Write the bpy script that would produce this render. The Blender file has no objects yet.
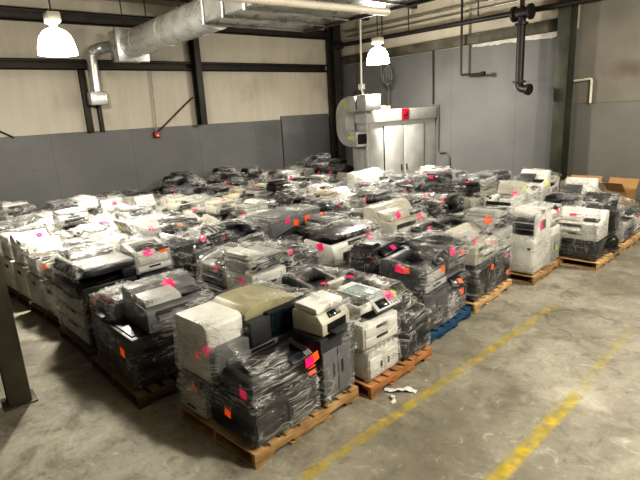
import bpy, bmesh, math, random
from mathutils import Vector, Matrix, noise
from mathutils.bvhtree import BVHTree
R = random.Random(7)
sc = bpy.context.scene
C = sc.collection
PI = math.pi

# ------------------------------------------------------------------ materials
MATS = {}
def new_mat(name):
    m = bpy.data.materials.new(name); m.use_nodes = True
    nt = m.node_tree; nt.nodes.clear()
    out = nt.nodes.new('ShaderNodeOutputMaterial')
    return m, nt, out
def N(nt, typ, **kw):
    n = nt.nodes.new(typ)
    for k, v in kw.items():
        if k.startswith('i_'):
            n.inputs[k[2:].replace('_', ' ')].default_value = v
        else:
            setattr(n, k, v)
    return n
def L(nt, a, b): nt.links.new(a, b)
def math_node(nt, op, a, b=None, c=None, clamp=False):
    n = nt.nodes.new('ShaderNodeMath'); n.operation = op; n.use_clamp = clamp
    for i, v in enumerate((a, b, c)):
        if v is None: continue
        if isinstance(v, (int, float)): n.inputs[i].default_value = v
        else: nt.links.new(v, n.inputs[i])
    return n.outputs[0]
def maprange(nt, v, a, b, c=0.0, d=1.0, smooth=False):
    n = nt.nodes.new('ShaderNodeMapRange')
    if smooth: n.interpolation_type = 'SMOOTHSTEP'
    for i, x in zip((1, 2, 3, 4), (a, b, c, d)): n.inputs[i].default_value = x
    nt.links.new(v, n.inputs[0]); return n.outputs[0]
def mixcol(nt, f, a, b):
    n = nt.nodes.new('ShaderNodeMix'); n.data_type = 'RGBA'
    for i, v in ((0, f), (6, a), (7, b)):
        if isinstance(v, (int, float)): n.inputs[i].default_value = v
        elif isinstance(v, tuple): n.inputs[i].default_value = (*v, 1) if len(v) == 3 else v
        else: nt.links.new(v, n.inputs[i])
    return n.outputs[2]
def coords(nt, scale=(1, 1, 1), kind='Object', rot=(0, 0, 0)):
    tc = nt.nodes.new('ShaderNodeTexCoord'); mp = nt.nodes.new('ShaderNodeMapping')
    mp.inputs['Scale'].default_value = scale; mp.inputs['Rotation'].default_value = rot
    nt.links.new(tc.outputs[kind], mp.inputs[0]); return mp.outputs[0]
def tex_noise(nt, vec, scale, detail=4.0, rough=.55, dist=0.0):
    n = nt.nodes.new('ShaderNodeTexNoise')
    n.inputs['Scale'].default_value = scale; n.inputs['Detail'].default_value = detail
    n.inputs['Roughness'].default_value = rough; n.inputs['Distortion'].default_value = dist
    nt.links.new(vec, n.inputs['Vector']); return n.outputs[0]

def surface(name, col, rough=.45, metal=0.0, var=.12, nscale=6.0, bump=0.0, stretch=(1, 1, 1), spec=.5):
    if name in MATS: return MATS[name]
    m, nt, out = new_mat(name)
    p = N(nt, 'ShaderNodeBsdfPrincipled'); L(nt, p.outputs[0], out.inputs[0])
    v = coords(nt, stretch)
    n = tex_noise(nt, v, nscale, 5)
    f = maprange(nt, n, .3, .7)
    c0 = tuple(max(0, x * (1 - var)) for x in col); c1 = tuple(min(1, x * (1 + var)) for x in col)
    L(nt, mixcol(nt, f, c0, c1), p.inputs['Base Color'])
    L(nt, maprange(nt, n, .3, .7, max(.02, rough - .08), min(1, rough + .08)), p.inputs['Roughness'])
    p.inputs['Metallic'].default_value = metal
    p.inputs['Specular IOR Level'].default_value = spec
    if bump:
        b = N(nt, 'ShaderNodeBump'); b.inputs['Strength'].default_value = bump; b.inputs['Distance'].default_value = .01
        L(nt, tex_noise(nt, v, nscale * 4, 4), b.inputs['Height']); L(nt, b.outputs[0], p.inputs['Normal'])
    MATS[name] = m; return m
PLASTIC = {
    'white': ((.72, .71, .66), .42), 'beige': ((.53, .51, .43), .45), 'olive': ((.36, .335, .21), .45),
    'light grey': ((.42, .42, .40), .45), 'grey': ((.17, .175, .178), .45), 'dark grey': ((.058, .060, .064), .42),
    'charcoal': ((.022, .023, .026), .4), 'black': ((.008, .008, .009), .35),
}
def plastic(c):
    col, r = PLASTIC[c]; return surface(c.replace(' ', '_') + '_plastic', col, r, var=.08, nscale=9)
def glassy(): return surface('dark_screen_glass', (.012, .02, .028), .12, var=.05)
def blueglass(): return surface('scanner_glass', (.42, .53, .52), .1, var=.05)
def dark(): return surface('dark_cavity', (.010, .010, .011), .6, var=.1)
def paper(c):
    col = {'pink': (1.0, .012, .16), 'orange': (1.0, .13, .012), 'yellow': (.70, .80, .03)}[c]
    name = 'neon_' + c + '_paper'
    if name in MATS: return MATS[name]
    m, nt, out = new_mat(name)
    p = N(nt, 'ShaderNodeBsdfPrincipled'); L(nt, p.outputs[0], out.inputs[0])
    n = tex_noise(nt, coords(nt), 14, 3)
    L(nt, mixcol(nt, maprange(nt, n, .3, .7), tuple(x * .85 for x in col), col), p.inputs['Base Color'])
    p.inputs['Roughness'].default_value = .7
    p.inputs['Emission Color'].default_value = (*col, 1)      # fluorescent paper; a slight glow is added to keep it vivid
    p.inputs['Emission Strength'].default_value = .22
    MATS[name] = m; return m
def wood(name='pallet_wood', col=(.42, .27, .13)):
    return surface(name, col, .75, var=.35, nscale=5, bump=.3, stretch=(1, 1, 6))

# ------------------------------------------------------------------ mesh helpers
def merge(bm, t):
    me = bpy.data.meshes.new('tmp'); t.to_mesh(me); t.free(); bm.from_mesh(me); bpy.data.meshes.remove(me)
def box(bm, x0, x1, y0, y1, z0, z1, bev=.008, mtx=None, seg=2):
    t = bmesh.new(); bmesh.ops.create_cube(t, size=1)
    for v in t.verts:
        v.co = Vector(((x0 + x1) / 2 + v.co.x * (x1 - x0), (y0 + y1) / 2 + v.co.y * (y1 - y0), (z0 + z1) / 2 + v.co.z * (z1 - z0)))
    b = min(bev, .45 * min(abs(x1 - x0), abs(y1 - y0), abs(z1 - z0)))
    if b > 0: bmesh.ops.bevel(t, geom=t.edges[:], offset=b, segments=seg, affect='EDGES', profile=.5, clamp_overlap=True)
    if mtx: t.transform(mtx)
    merge(bm, t); return bm
def prism(bm, pts, x0, x1, bev=.008, axis='X', mtx=None):
    """Closed outline (u, v) swept along an axis: X -> (y, z), Y -> (x, z), Z -> (x, y)."""
    t = bmesh.new()
    def P(a, u, v): return {'X': (a, u, v), 'Y': (u, a, v), 'Z': (u, v, a)}[axis]
    r0 = [t.verts.new(P(x0, *p)) for p in pts]; r1 = [t.verts.new(P(x1, *p)) for p in pts]
    t.faces.new(r0); t.faces.new(r1[::-1])
    n = len(pts)
    for i in range(n): t.faces.new((r0[i], r0[(i + 1) % n], r1[(i + 1) % n], r1[i]))
    bmesh.ops.recalc_face_normals(t, faces=t.faces[:])
    if bev: bmesh.ops.bevel(t, geom=t.edges[:], offset=bev, segments=2, affect='EDGES', profile=.5, clamp_overlap=True)
    if mtx: t.transform(mtx)
    merge(bm, t); return bm
def tube(bm, path, r, n=10, cap=True):
    pts = [Vector(p) for p in path]; rings = []
    t = bmesh.new()
    for i, p in enumerate(pts):
        d = (pts[min(i + 1, len(pts) - 1)] - pts[max(i - 1, 0)]).normalized()
        a = Vector((0, 0, 1)) if abs(d.z) < .9 else Vector((1, 0, 0))
        s = d.cross(a).normalized(); u = s.cross(d)
        rr = r[i] if isinstance(r, (list, tuple)) else r
        k = 1.0
        if 0 < i < len(pts) - 1:
            c = (pts[i] - pts[i - 1]).normalized().dot((pts[i + 1] - pts[i]).normalized())
            k = 1 / max(.5, math.sqrt(max(0.05, (1 + c) / 2)))
        rings.append([t.verts.new(p + (s * math.cos(2 * PI * j / n) + u * math.sin(2 * PI * j / n)) * rr) for j in range(n)])
    for a, b in zip(rings, rings[1:]):
        for j in range(n): t.faces.new((a[j], a[(j + 1) % n], b[(j + 1) % n], b[j]))
    if cap: t.faces.new(rings[0][::-1]); t.faces.new(rings[-1])
    bmesh.ops.recalc_face_normals(t, faces=t.faces[:])
    merge(bm, t); return bm
def bend(p, q, s, r=.1, n=5):
    """Points of a path p-q-s with the corner at q rounded."""
    p, q, s = Vector(p), Vector(q), Vector(s)
    a = q + (p - q).normalized() * r; b = q + (s - q).normalized() * r
    return [a.lerp(q, t).lerp(q.lerp(b, t), t) for t in [i / n for i in range(n + 1)]]
def rpath(pts, r=.1):
    out = [Vector(pts[0])]
    for i in range(1, len(pts) - 1): out += bend(pts[i - 1], pts[i], pts[i + 1], r)
    return out + [Vector(pts[-1])]
def lathe(bm, prof, n=28, mtx=None):
    t = bmesh.new(); rings = []
    for r, z in prof: rings.append([t.verts.new((r * math.cos(2 * PI * j / n), r * math.sin(2 * PI * j / n), z)) for j in range(n)])
    for a, b in zip(rings, rings[1:]):
        for j in range(n): t.faces.new((a[j], a[(j + 1) % n], b[(j + 1) % n], b[j]))
    if mtx: t.transform(mtx)
    merge(bm, t); return bm
def smooth(o, ang=40):
    me = o.data
    for p in me.polygons: p.use_smooth = True
    try: me.set_sharp_from_angle(angle=math.radians(ang))
    except Exception: pass
def obj(name, bm, m, parent=None, ang=35):
    me = bpy.data.meshes.new(name); bm.to_mesh(me); bm.free()
    me.materials.append(m)
    o = bpy.data.objects.new(name, me); C.objects.link(o)
    if parent is not None: o.parent = parent
    smooth(o, ang); return o
def empty(name, loc=(0, 0, 0), rz=0.0):
    o = bpy.data.objects.new(name, None); C.objects.link(o); o.empty_display_size = .1
    o.location = loc; o.rotation_euler = (0, 0, rz); return o
def tag(o, label, cat, group=None):
    o['label'] = label; o['category'] = cat
    if group: o['group'] = group
    return o
def struct(o): o['kind'] = 'structure'; return o
KIDS = {}
def kids(o): return [c for c in bpy.data.objects if c.parent == o]
def copy_tree(src, parent=None):
    c = src.copy(); C.objects.link(c)
    if parent is not None: c.parent = parent
    if src.name not in KIDS: KIDS[src.name] = [k.name for k in src.children]
    for k in KIDS[src.name]: copy_tree(bpy.data.objects[k], c)
    return c
def B(): return bmesh.new()

# ------------------------------------------------------------------ camera (fitted to the photo)
H = 2.55
CAM = Matrix(((0.64365902, -0.15469656, 0.74951453), (0.76338312, 0.19927423, -0.61443958), (-0.05430724, 0.96765632, 0.2463574)))
FPX = 499.0
cam = bpy.data.cameras.new('camera'); camo = bpy.data.objects.new('camera', cam); C.objects.link(camo)
camo.matrix_world = Matrix.Translation((0, 0, H)) @ CAM.to_4x4()
cam.sensor_width = 36; cam.lens = FPX / 640 * 36; cam.clip_end = 100
sc.camera = camo
def ray(px, py): return CAM @ Vector((px - 320, -(py - 240), -FPX))
def on(px, py, ax, val):
    """The point of the plane axis=val that the photo shows at a pixel."""
    r = ray(px, py); o = Vector((0, 0, H)); return o + r * ((val - o[ax]) / r[ax])
# ------------------------------------------------------------------ the building
WX, WY, CZ = -12.75, 11.5, 5.35      # left wall plane, right wall plane, ceiling height

def floor_mat():
    m, nt, out = new_mat('concrete_floor')
    p = N(nt, 'ShaderNodeBsdfPrincipled'); L(nt, p.outputs[0], out.inputs[0])
    v = coords(nt)
    big = tex_noise(nt, v, .55, 6, .6, .4); mid = tex_noise(nt, v, 2.2, 8, .65, .6); fine = tex_noise(nt, v, 22, 6, .7)
    c = mixcol(nt, maprange(nt, big, .3, .7, smooth=True), (.17, .158, .122), (.42, .40, .33))
    c = mixcol(nt, math_node(nt, 'MULTIPLY', maprange(nt, mid, .45, .72, smooth=True), .75), c, (.13, .12, .095))
    c = mixcol(nt, math_node(nt, 'MULTIPLY', maprange(nt, mid, .28, .42, 1, 0, smooth=True), .6), c, (.50, .475, .40))
    c = mixcol(nt, math_node(nt, 'MULTIPLY', maprange(nt, fine, .35, .7), .35), c, (.17, .155, .12))
    m6 = tex_noise(nt, v, 6.5, 8, .7, 1.0)
    c = mixcol(nt, math_node(nt, 'MULTIPLY', maprange(nt, m6, .54, .68, smooth=True), .55), c, (.11, .10, .078))
    c = mixcol(nt, math_node(nt, 'MULTIPLY', maprange(nt, m6, .32, .44, 1, 0, smooth=True), .45), c, (.54, .51, .43))
    # cracks
    vo = N(nt, 'ShaderNodeTexVoronoi', feature='DISTANCE_TO_EDGE'); vo.inputs['Scale'].default_value = .25
    warp = N(nt, 'ShaderNodeVectorMath', operation='ADD')
    nz = nt.nodes.new('ShaderNodeTexNoise'); nz.inputs['Scale'].default_value = 1.3; nz.inputs['Detail'].default_value = 6
    L(nt, v, nz.inputs['Vector'])
    sc_ = N(nt, 'ShaderNodeVectorMath', operation='SCALE'); sc_.inputs['Scale'].default_value = .7
    L(nt, nz.outputs['Color'], sc_.inputs[0]); L(nt, v, warp.inputs[0]); L(nt, sc_.outputs[0], warp.inputs[1]); L(nt, warp.outputs[0], vo.inputs['Vector'])
    crack = math_node(nt, 'MULTIPLY', maprange(nt, vo.outputs['Distance'], .0, .006, 1, 0), maprange(nt, tex_noise(nt, v, 1.1, 2), .45, .6))
    c = mixcol(nt, math_node(nt, 'MULTIPLY', crack, .45), c, (.05, .045, .035))
    # worn yellow lane lines
    sx = N(nt, 'ShaderNodeSeparateXYZ'); L(nt, v, sx.inputs[0]); X, Y = sx.outputs[0], sx.outputs[1]
    def line(x0, y0, x1, y1, w, ya, yb, strength):
        k = (x1 - x0) / (y1 - y0)
        cx = math_node(nt, 'MULTIPLY_ADD', Y, k, x0 - k * y0)
        d = math_node(nt, 'ABSOLUTE', math_node(nt, 'SUBTRACT', X, cx))
        d = math_node(nt, 'ADD', d, math_node(nt, 'MULTIPLY', math_node(nt, 'SUBTRACT', fine, .5), .05))
        mk = maprange(nt, d, w * .5 - .012, w * .5 + .012, 1, 0)
        mk = math_node(nt, 'MULTIPLY', mk, maprange(nt, Y, ya - .3, ya, 0, 1))
        mk = math_node(nt, 'MULTIPLY', mk, maprange(nt, Y, yb, yb + .6, 1, 0))
        wear = maprange(nt, tex_noise(nt, v, 5.5, 7, .75), .36, .56)
        return math_node(nt, 'MULTIPLY', math_node(nt, 'MULTIPLY', mk, wear), strength)
    a = line(-2.57, 2.89, -2.74, 6.28, .10, .5, 5.75, .8)
    b = line(-1.57, 2.78, -1.65, 4.23, .11, 2.6, 4.0, .95)
    b2 = line(-1.70, 4.6, -1.78, 5.57, .09, 4.75, 5.5, .5)
    yl = math_node(nt, 'MAXIMUM', math_node(nt, 'MAXIMUM', a, b), b2)
    yc = mixcol(nt, maprange(nt, tex_noise(nt, v, 7, 4), .4, .65), (.30, .25, .045), (.55, .40, .03))
    c = mixcol(nt, yl, c, yc)
    L(nt, c, p.inputs['Base Color'])
    L(nt, maprange(nt, mid, .3, .7, .55, .8), p.inputs['Roughness'])
    bp = N(nt, 'ShaderNodeBump'); bp.inputs['Strength'].default_value = .25; bp.inputs['Distance'].default_value = .01
    L(nt, fine, bp.inputs['Height']); L(nt, bp.outputs[0], p.inputs['Normal'])
    return m
struct(obj('floor', box(B(), -13.2, 6, -6, 12, -.1, 0, 0), floor_mat()))

def wall_mat(name, split, axis_seam, extra=None):
    m, nt, out = new_mat(name)
    p = N(nt, 'ShaderNodeBsdfPrincipled'); L(nt, p.outputs[0], out.inputs[0])
    v = coords(nt)
    s = N(nt, 'ShaderNodeSeparateXYZ'); L(nt, v, s.inputs[0]); Z = s.outputs[2]
    along = s.outputs[axis_seam]
    big = tex_noise(nt, v, .8, 6, .6); streak = tex_noise(nt, coords(nt, (3, 3, .35)), 1.5, 5, .6)
    grey = mixcol(nt, maprange(nt, big, .3, .7), (.155, .158, .157), (.195, .198, .197))
    grey = mixcol(nt, math_node(nt, 'MULTIPLY', maprange(nt, tex_noise(nt, coords(nt, (1, 1, 2.5)), 1.7, 7, .7), .58, .75), .3), grey, (.07, .07, .068))
    beige = mixcol(nt, maprange(nt, streak, .3, .7), (.50, .46, .385), (.56, .52, .44))
    beige = mixcol(nt, math_node(nt, 'MULTIPLY', maprange(nt, big, .55, .75), .4), beige, (.23, .20, .15))
    # vertical panel seams
    fr = math_node(nt, 'FRACT', math_node(nt, 'MULTIPLY', along, 1 / 1.83))
    seam = maprange(nt, math_node(nt, 'ABSOLUTE', math_node(nt, 'SUBTRACT', fr, .5)), .0, .006, .45, 0)
    grey = mixcol(nt, seam, grey, (.06, .06, .06)); beige = mixcol(nt, math_node(nt, 'MULTIPLY', seam, .3), beige, (.2, .18, .14))
    edge = math_node(nt, 'ADD', Z, math_node(nt, 'MULTIPLY', math_node(nt, 'SUBTRACT', big, .5), .03))
    up = math_node(nt, 'GREATER_THAN', edge, split)
    c = mixcol(nt, up, grey, beige)
    if extra: c = extra(nt, v, s, c, big)
    L(nt, c, p.inputs['Base Color']); p.inputs['Roughness'].default_value = .55
    bp = N(nt, 'ShaderNodeBump'); bp.inputs['Strength'].default_value = .2; bp.inputs['Distance'].default_value = .03
    L(nt, big, bp.inputs['Height']); L(nt, bp.outputs[0], p.inputs['Normal'])
    return m
struct(obj('wall_left', box(B(), WX - .2, WX, -6, WY + .2, 0, CZ, 0), wall_mat('left_wall_panels', 2.42, 1)))
def right_extra(nt, v, s, c, big):
    X, Z = s.outputs[0], s.outputs[2]
    far = math_node(nt, 'GREATER_THAN', X, -5.05)
    g = mixcol(nt, maprange(nt, big, .3, .7), (.15, .147, .132), (.19, .185, .168))
    top = maprange(nt, Z, 2.43, 2.47); g = mixcol(nt, top, g, mixcol(nt, maprange(nt, big, .35, .65), (.165, .155, .13), (.215, .20, .17)))
    seam = maprange(nt, math_node(nt, 'ABSOLUTE', math_node(nt, 'SUBTRACT', Z, 2.44)), .0, .02, .6, 0)
    g = mixcol(nt, seam, g, (.09, .085, .075))
    dx = math_node(nt, 'MULTIPLY', math_node(nt, 'ADD', X, 3.9), 1.1); dz = math_node(nt, 'MULTIPLY', math_node(nt, 'SUBTRACT', Z, 3.05), 3.2)
    dd = math_node(nt, 'SQRT', math_node(nt, 'ADD', math_node(nt, 'MULTIPLY', dx, dx), math_node(nt, 'MULTIPLY', dz, dz)))
    st = maprange(nt, math_node(nt, 'ADD', dd, math_node(nt, 'MULTIPLY', math_node(nt, 'SUBTRACT', tex_noise(nt, v, 3, 6), .5), 1.2)), .1, .7, .45, 0)
    g = mixcol(nt, st, g, (.085, .05, .03))
    return mixcol(nt, far, c, g)
struct(obj('wall_right', box(B(), WX, 6, WY, WY + .2, 0, CZ, 0), wall_mat('right_wall_panels', 3.98, 0, right_extra)))
struct(obj('ceiling', box(B(), -13.2, 6, -6, 12, CZ, CZ + .15, 0), surface('roof_deck', (.40, .36, .29), .6, var=.2, nscale=1.5)))
steel = surface('primed_steel', (.045, .040, .032), .55, var=.35, nscale=3)
green_steel = surface('green_painted_steel', (.060, .064, .045), .5, var=.3, nscale=3)
rust_steel = surface('rusty_steel', (.105, .098, .075), .6, var=.4, nscale=4)
galv = surface('galvanised_sheet', (.60, .61, .59), .30, .6, var=.16, nscale=3, bump=.12)
grey_paint = surface('grey_wall_paint', (.15, .152, .152), .5, var=.12, nscale=1.5)

def c_channel(y0, y1, x, z0, z1, dep):   # girt running along Y
    b = B(); box(b, x, x + dep, y0, y1, z1 - .02, z1, .003); box(b, x, x + dep, y0, y1, z0, z0 + .02, .003); box(b, x, x + .02, y0, y1, z0, z1, .003); box(b, x + dep - .02, x + dep, y0, y1, z1 - .05, z1, .003)
    return box(b, x + dep - .02, x + dep, y0, y1, z0, z0 + .05, .003)
struct(obj('trim_1', c_channel(-6, WY - .45, WX, 3.80, 4.02, .16), steel))                 # girt on the left wall
struct(obj('trim_2', box(c_channel(-6, WY - .45, WX, 4.78, 5.02, .2), WX + .15, WX + .19, -6, WY - .45, 4.78, 5.02, .004), steel))
g = B(); box(g, WX + .45, -5.25, WY - .16, WY, 3.99, 4.03, .004); box(g, WX + .45, -5.25, WY - .16, WY, 4.19, 4.23, .004); box(g, WX + .45, -5.25, WY - .14, WY - .11, 3.99, 4.23, .004)
struct(obj('trim_3', g, rust_steel))                                                        # girt on the right wall
def ragged_strip():
    b = B(); n = 26; xs = [-7.6 + i * (2.25 / n) for i in range(n + 1)]
    top = [b.verts.new((x, WY - .015, 3.985)) for x in xs]
    bot = [b.verts.new((x, WY - .03 - .02 * R.random(), 3.93 - .035 * R.random() - .05 * (i / n))) for i, x in enumerate(xs)]
    for i in range(n): b.faces.new((top[i], top[i + 1], bot[i + 1], bot[i]))
    return b
struct(obj('trim_4', ragged_strip(), surface('white_insulation_edge', (.7, .68, .62), .8, var=.1)))
# taller grey liner panel beside the corner
struct(obj('trim_5', box(B(), WX, WX + .07, 9.16, WY - .45, 0, 2.52, .006), grey_paint))
def h_beam(x, y, w, d, z0, z1, along='X'):
    b = B(); t = .022
    if along == 'X':       # flanges face +-X
        box(b, x - d / 2, x - d / 2 + t, y - w / 2, y + w / 2, z0, z1, .004); box(b, x + d / 2 - t, x + d / 2, y - w / 2, y + w / 2, z0, z1, .004); box(b, x - d / 2 + t, x + d / 2 - t, y - .01, y + .01, z0, z1, 0)
    else:
        box(b, x - w / 2, x + w / 2, y - d / 2, y - d / 2 + t, z0, z1, .004); box(b, x - w / 2, x + w / 2, y + d / 2 - t, y + d / 2, z0, z1, .004); box(b, x - .01, x + .01, y - d / 2 + t, y + d / 2 - t, z0, z1, 0)
    return b
for nm, x, y, w, d, al, z0, m in (('steel_column', WX + .15, 6.47, .17, .28, 'X', 2.42, steel), ('steel_column', WX + .28, WY - .28, .30, .36, 'X', 0, steel),
                                  ('steel_column', -5.22, WY - .17, .26, .34, 'Y', 0, green_steel)):
    struct(obj(nm, h_beam(x, y, w, d, z0, CZ, al), m))
cb = h_beam(-5.28, .44, .19, .20, .012, CZ, 'X'); box(cb, -5.42, -5.14, .30, .58, 0, .014, .003)
struct(obj('steel_column', cb, surface('brown_column_paint', (.085, .075, .052), .55, var=.3, nscale=3)))
# two short posts under the girt that frame the vent opening
for y0, y1, za in ((3.55, 3.68, 3.8), (3.84, 3.92, 3.02)):
    struct(obj('trim_6' if za > 3.5 else 'trim_7', box(B(), WX, WX + .12, y0, y1, 2.40, za, .005), steel))
struct(obj('trim_8', box(B(), WX, WX + .10, 3.68, 3.84, 2.98, 3.05, .005), steel))
# roof purlins and rafter
for x in (-11.2, -9.4, -7.4, -5.4):
    struct(obj('roof_purlin_beam', box(B(), x - .05, x + .05, -6, WY, CZ - .22, CZ, .004), steel))
for y in (6.47,):
    struct(obj('roof_rafter_beam', h_beam_h := box(box(box(B(), WX + .35, 6, y - .1, y + .1, CZ - .30, CZ - .28, 0), WX + .35, 6, y - .1, y + .1, CZ - .62, CZ - .60, 0), WX + .35, 6, y - .01, y + .01, CZ - .60, CZ - .30, 0), steel))

# ------------------------------------------------------------------ things fixed to the building
# ducts
rd = B(); DY, DZ = 4.40, 4.22
tube(rd, [(-11.39, DY, DZ), (-7.625, DY, DZ)], .28, 24)
r_duct = obj('round_duct', rd, galv); tag(r_duct, 'fat round silver duct running from the boxy duct to the left wall', 'duct')
for i in range(3):
    x = -10.9 + i * 1.35
    t_ = B(); tube(t_, [(x - .02, DY, DZ), (x + .02, DY, DZ)], .287, 24); obj('seam_band', t_, galv, r_duct)
b_ = B(); box(b_, -11.95, -11.45, DY - .31, DY + .31, DZ - .33, DZ + .3, .01); obj('plenum_box', b_, galv, r_duct)
b_ = B(); box(b_, -11.50, -11.40, DY - .34, DY + .34, DZ - .36, DZ + .33, .01); obj('flange', b_, galv, r_duct)
sd = B(); SX, SY = -12.38, 3.80
tube(sd, rpath([(-12.03, DY - .1, DZ + .05), (SX, SY + .25, DZ + .04), (SX, SY, DZ - .05), (SX, SY - .02, 3.3)], .14), .115, 16)
s_duct = obj('elbow_duct', sd, galv); tag(s_duct, 'thin foil-covered duct bending down the left wall beside the short posts', 'duct')
b_ = B(); box(b_, SX - .17, SX + .17, SY - .2, SY + .16, 3.0, 3.3, .03); obj('end_box', b_, galv, s_duct)
b_ = B(); X0, X1, Y0, Y1, Z0, Z1 = -7.6, 4, 4.10, 6.10, 4.02, 4.85
box(b_, X0, X1, Y0, Y1, Z0, Z1, .01)
box_duct = obj('box_duct', b_, galv); tag(box_duct, 'wide rectangular sheet metal duct hanging under the roof', 'duct')
for i in range(9):
    x = X0 + .05 + i * .6
    t_ = B(); box(t_, x - .02, x + .02, Y0 - .035, Y1 + .035, Z0 - .035, Z1 + .035, .004); obj('standing_seam', t_, galv, box_duct)
t_ = B(); box(t_, X0, X1, Y1 - .02, Y1 + .02, Z0 - .05, Z0 - .001, .003); obj('angle_rail', t_, steel, box_duct)
for px_x, yy, z0 in ((-10.5, DY, DZ + .275), (-9.0, DY, DZ + .275), (-11.8, DY, DZ + .31)):
    t_ = B(); tube(t_, [(px_x, yy, z0), (px_x, yy, CZ)], .012, 6); obj('hanger_rod', t_, steel, r_duct)
for x in (-7.4, -5.6, -3.6):
    for y in (Y0 + .1, Y1 - .1):
        t_ = B(); tube(t_, [(x, y, Z1), (x, y, CZ)], .012, 6); obj('hanger_rod', t_, steel, box_duct)
# white tube below the box duct
b_ = B(); ta, tb = on(262, 0, 2, 3.9), on(388, 12, 2, 3.9); ta = tb + (ta - tb) * 1.6; tube(b_, [tuple(ta), tuple(tb)], .05, 14)
pt = obj('white_pipe', b_, surface('white_pvc', (.72, .66, .55), .4, var=.08)); tag(pt, 'long straight white pipe hanging just below the rectangular duct', 'pipe')
for y in (4.5, 5.8):
    t_ = B(); tube(t_, [(tb.x - .02, y, 3.94), (tb.x - .02, y, 4.018)], .008, 6); obj('hanger_rod', t_, steel, pt)

# lamps
lampglow, nt_, out_ = new_mat('glowing_acrylic')
e_ = N(nt_, 'ShaderNodeEmission'); e_.inputs['Strength'].default_value = 22
lw = N(nt_, 'ShaderNodeTexNoise'); lw.inputs['Scale'].default_value = 3
L(nt_, mixcol(nt_, maprange(nt_, lw.outputs[0], .3, .7), (1, .90, .72), (1, .95, .84)), e_.inputs['Color']); tp_ = N(nt_, 'ShaderNodeBsdfTransparent'); mx_ = N(nt_, 'ShaderNodeMixShader'); mx_.inputs[0].default_value = .5; L(nt_, tp_.outputs[0], mx_.inputs[1]); L(nt_, e_.outputs[0], mx_.inputs[2]); L(nt_, mx_.outputs[0], out_.inputs[0])
alu = surface('white_enamel', (.62, .60, .54), .4, var=.08)
def lamp(loc, label):
    r = empty('high_bay_lamp', loc)
    s = B(); lathe(s, [(.258, 0), (.252, .05), (.238, .14), (.205, .24), (.15, .31), (.085, .345), (.001, .35)], 32)
    lathe(s, [(.001, .33), (.08, .33), (.14, .297), (.195, .23), (.228, .135), (.243, .05), (.258, 0)], 32)
    obj('lamp_shade', s, lampglow, r)
    b = B(); tube(b, [(0, 0, .33), (0, 0, .42)], .055, 16); obj('socket_collar', b, alu, r)
    b = B(); box(b, -.12, .12, -.09, .09, .42, .56, .025); bl = obj('ballast_box', b, alu, r)
    b = B(); tube(b, [(0, 0, .56), (0, 0, CZ - loc[2])], .01, 6); obj('hanging_cord', b, steel, r)
    return tag(r, label, 'lamp', 'high bay lamps')
LZ = 3.55
lamp((-8.1, 2.04, LZ), 'glowing high bay lamp near the round duct, the larger of two')
lamp((-8.2, 8.70, LZ), 'glowing high bay lamp hanging before the grey metal booth, the smaller one')
def light(kind, loc, e, col=(1, .90, .74), **kw):
    d = bpy.data.lights.new('lamp_light', kind); d.energy = e; d.color = col
    for k, v in kw.items(): setattr(d, k, v)
    o = bpy.data.objects.new('lamp_light', d); C.objects.link(o); o.location = loc; return o

# sprinkler main, conduits and pipes on the right wall
pipe_dark = surface('black_iron_pipe', (.026, .022, .019), .5, var=.2)
wp = WY - .43
b_ = B(); tube(b_, [(-12.0, wp, 4.52), (-3.3, wp, 4.41)], .055, 14)
o_ = obj('sprinkler_main', b_, pipe_dark); tag(o_, 'thick dark sprinkler pipe running along the top of the right wall', 'pipe')
t_ = B(); tube(t_, [(-12.1, wp, 4.521), (-11.95, wp, 4.519)], .12, 14); obj('end_coupling', t_, pipe_dark, o_)
for x in (-9.3, -7.2):
    t_ = B(); tube(t_, [(x, wp, 4.55), (x, wp, CZ)], .015, 6); obj('hanger_rod', t_, steel, o_)
conduit_m = surface('conduit_steel', (.33, .32, .28), .4, .6, var=.2)
for k, dz in enumerate((4.78, 4.90)):
    b_ = B(); tube(b_, [(-12.0, WY - .1 - .1 * k, dz), (-5.4, WY - .1 - .1 * k, dz - .03)], .022, 8)
    tag(obj('conduit', b_, conduit_m), ('lower' if k == 0 else 'upper') + ' thin metal conduit running above the thick sprinkler pipe', 'conduit')
def V3(p): return tuple(p)
y_ = WY - .29
t0, t1, t2 = on(462, 0, 1, y_), on(461, 75, 1, y_), on(482, 75, 1, y_)
b_ = B(); tube(b_, rpath([(t1.x, y_, CZ), (t1.x, y_, t1.z), (t2.x, y_, t1.z - .02)], .05), .028, 10)
o_ = obj('drop_pipe', b_, pipe_dark); tag(o_, 'thin dark pipe dropping down the right wall and turning sideways at its end', 'pipe')
t_ = B(); tube(t_, [(t2.x - .02, y_, t1.z - .02), (t2.x + .07, y_, t1.z - .02)], .05, 10); obj('end_cap', t_, pipe_dark, o_)
y_ = WY - .66
a0, a1, a2 = on(522, 14, 1, y_), on(524, 88, 1, y_), on(532, 93, 1, y_)
b_ = B(); tube(b_, rpath([(a0.x, y_ + .0, a0.z), (a0.x, y_, a1.z), (a0.x + .25, y_ - .05, a1.z - .04)], .13), .085, 16)
o_ = obj('drain_pipe', b_, pipe_dark); tag(o_, 'fat black pipe hanging down the right wall with an open elbow at its foot', 'pipe')
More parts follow.
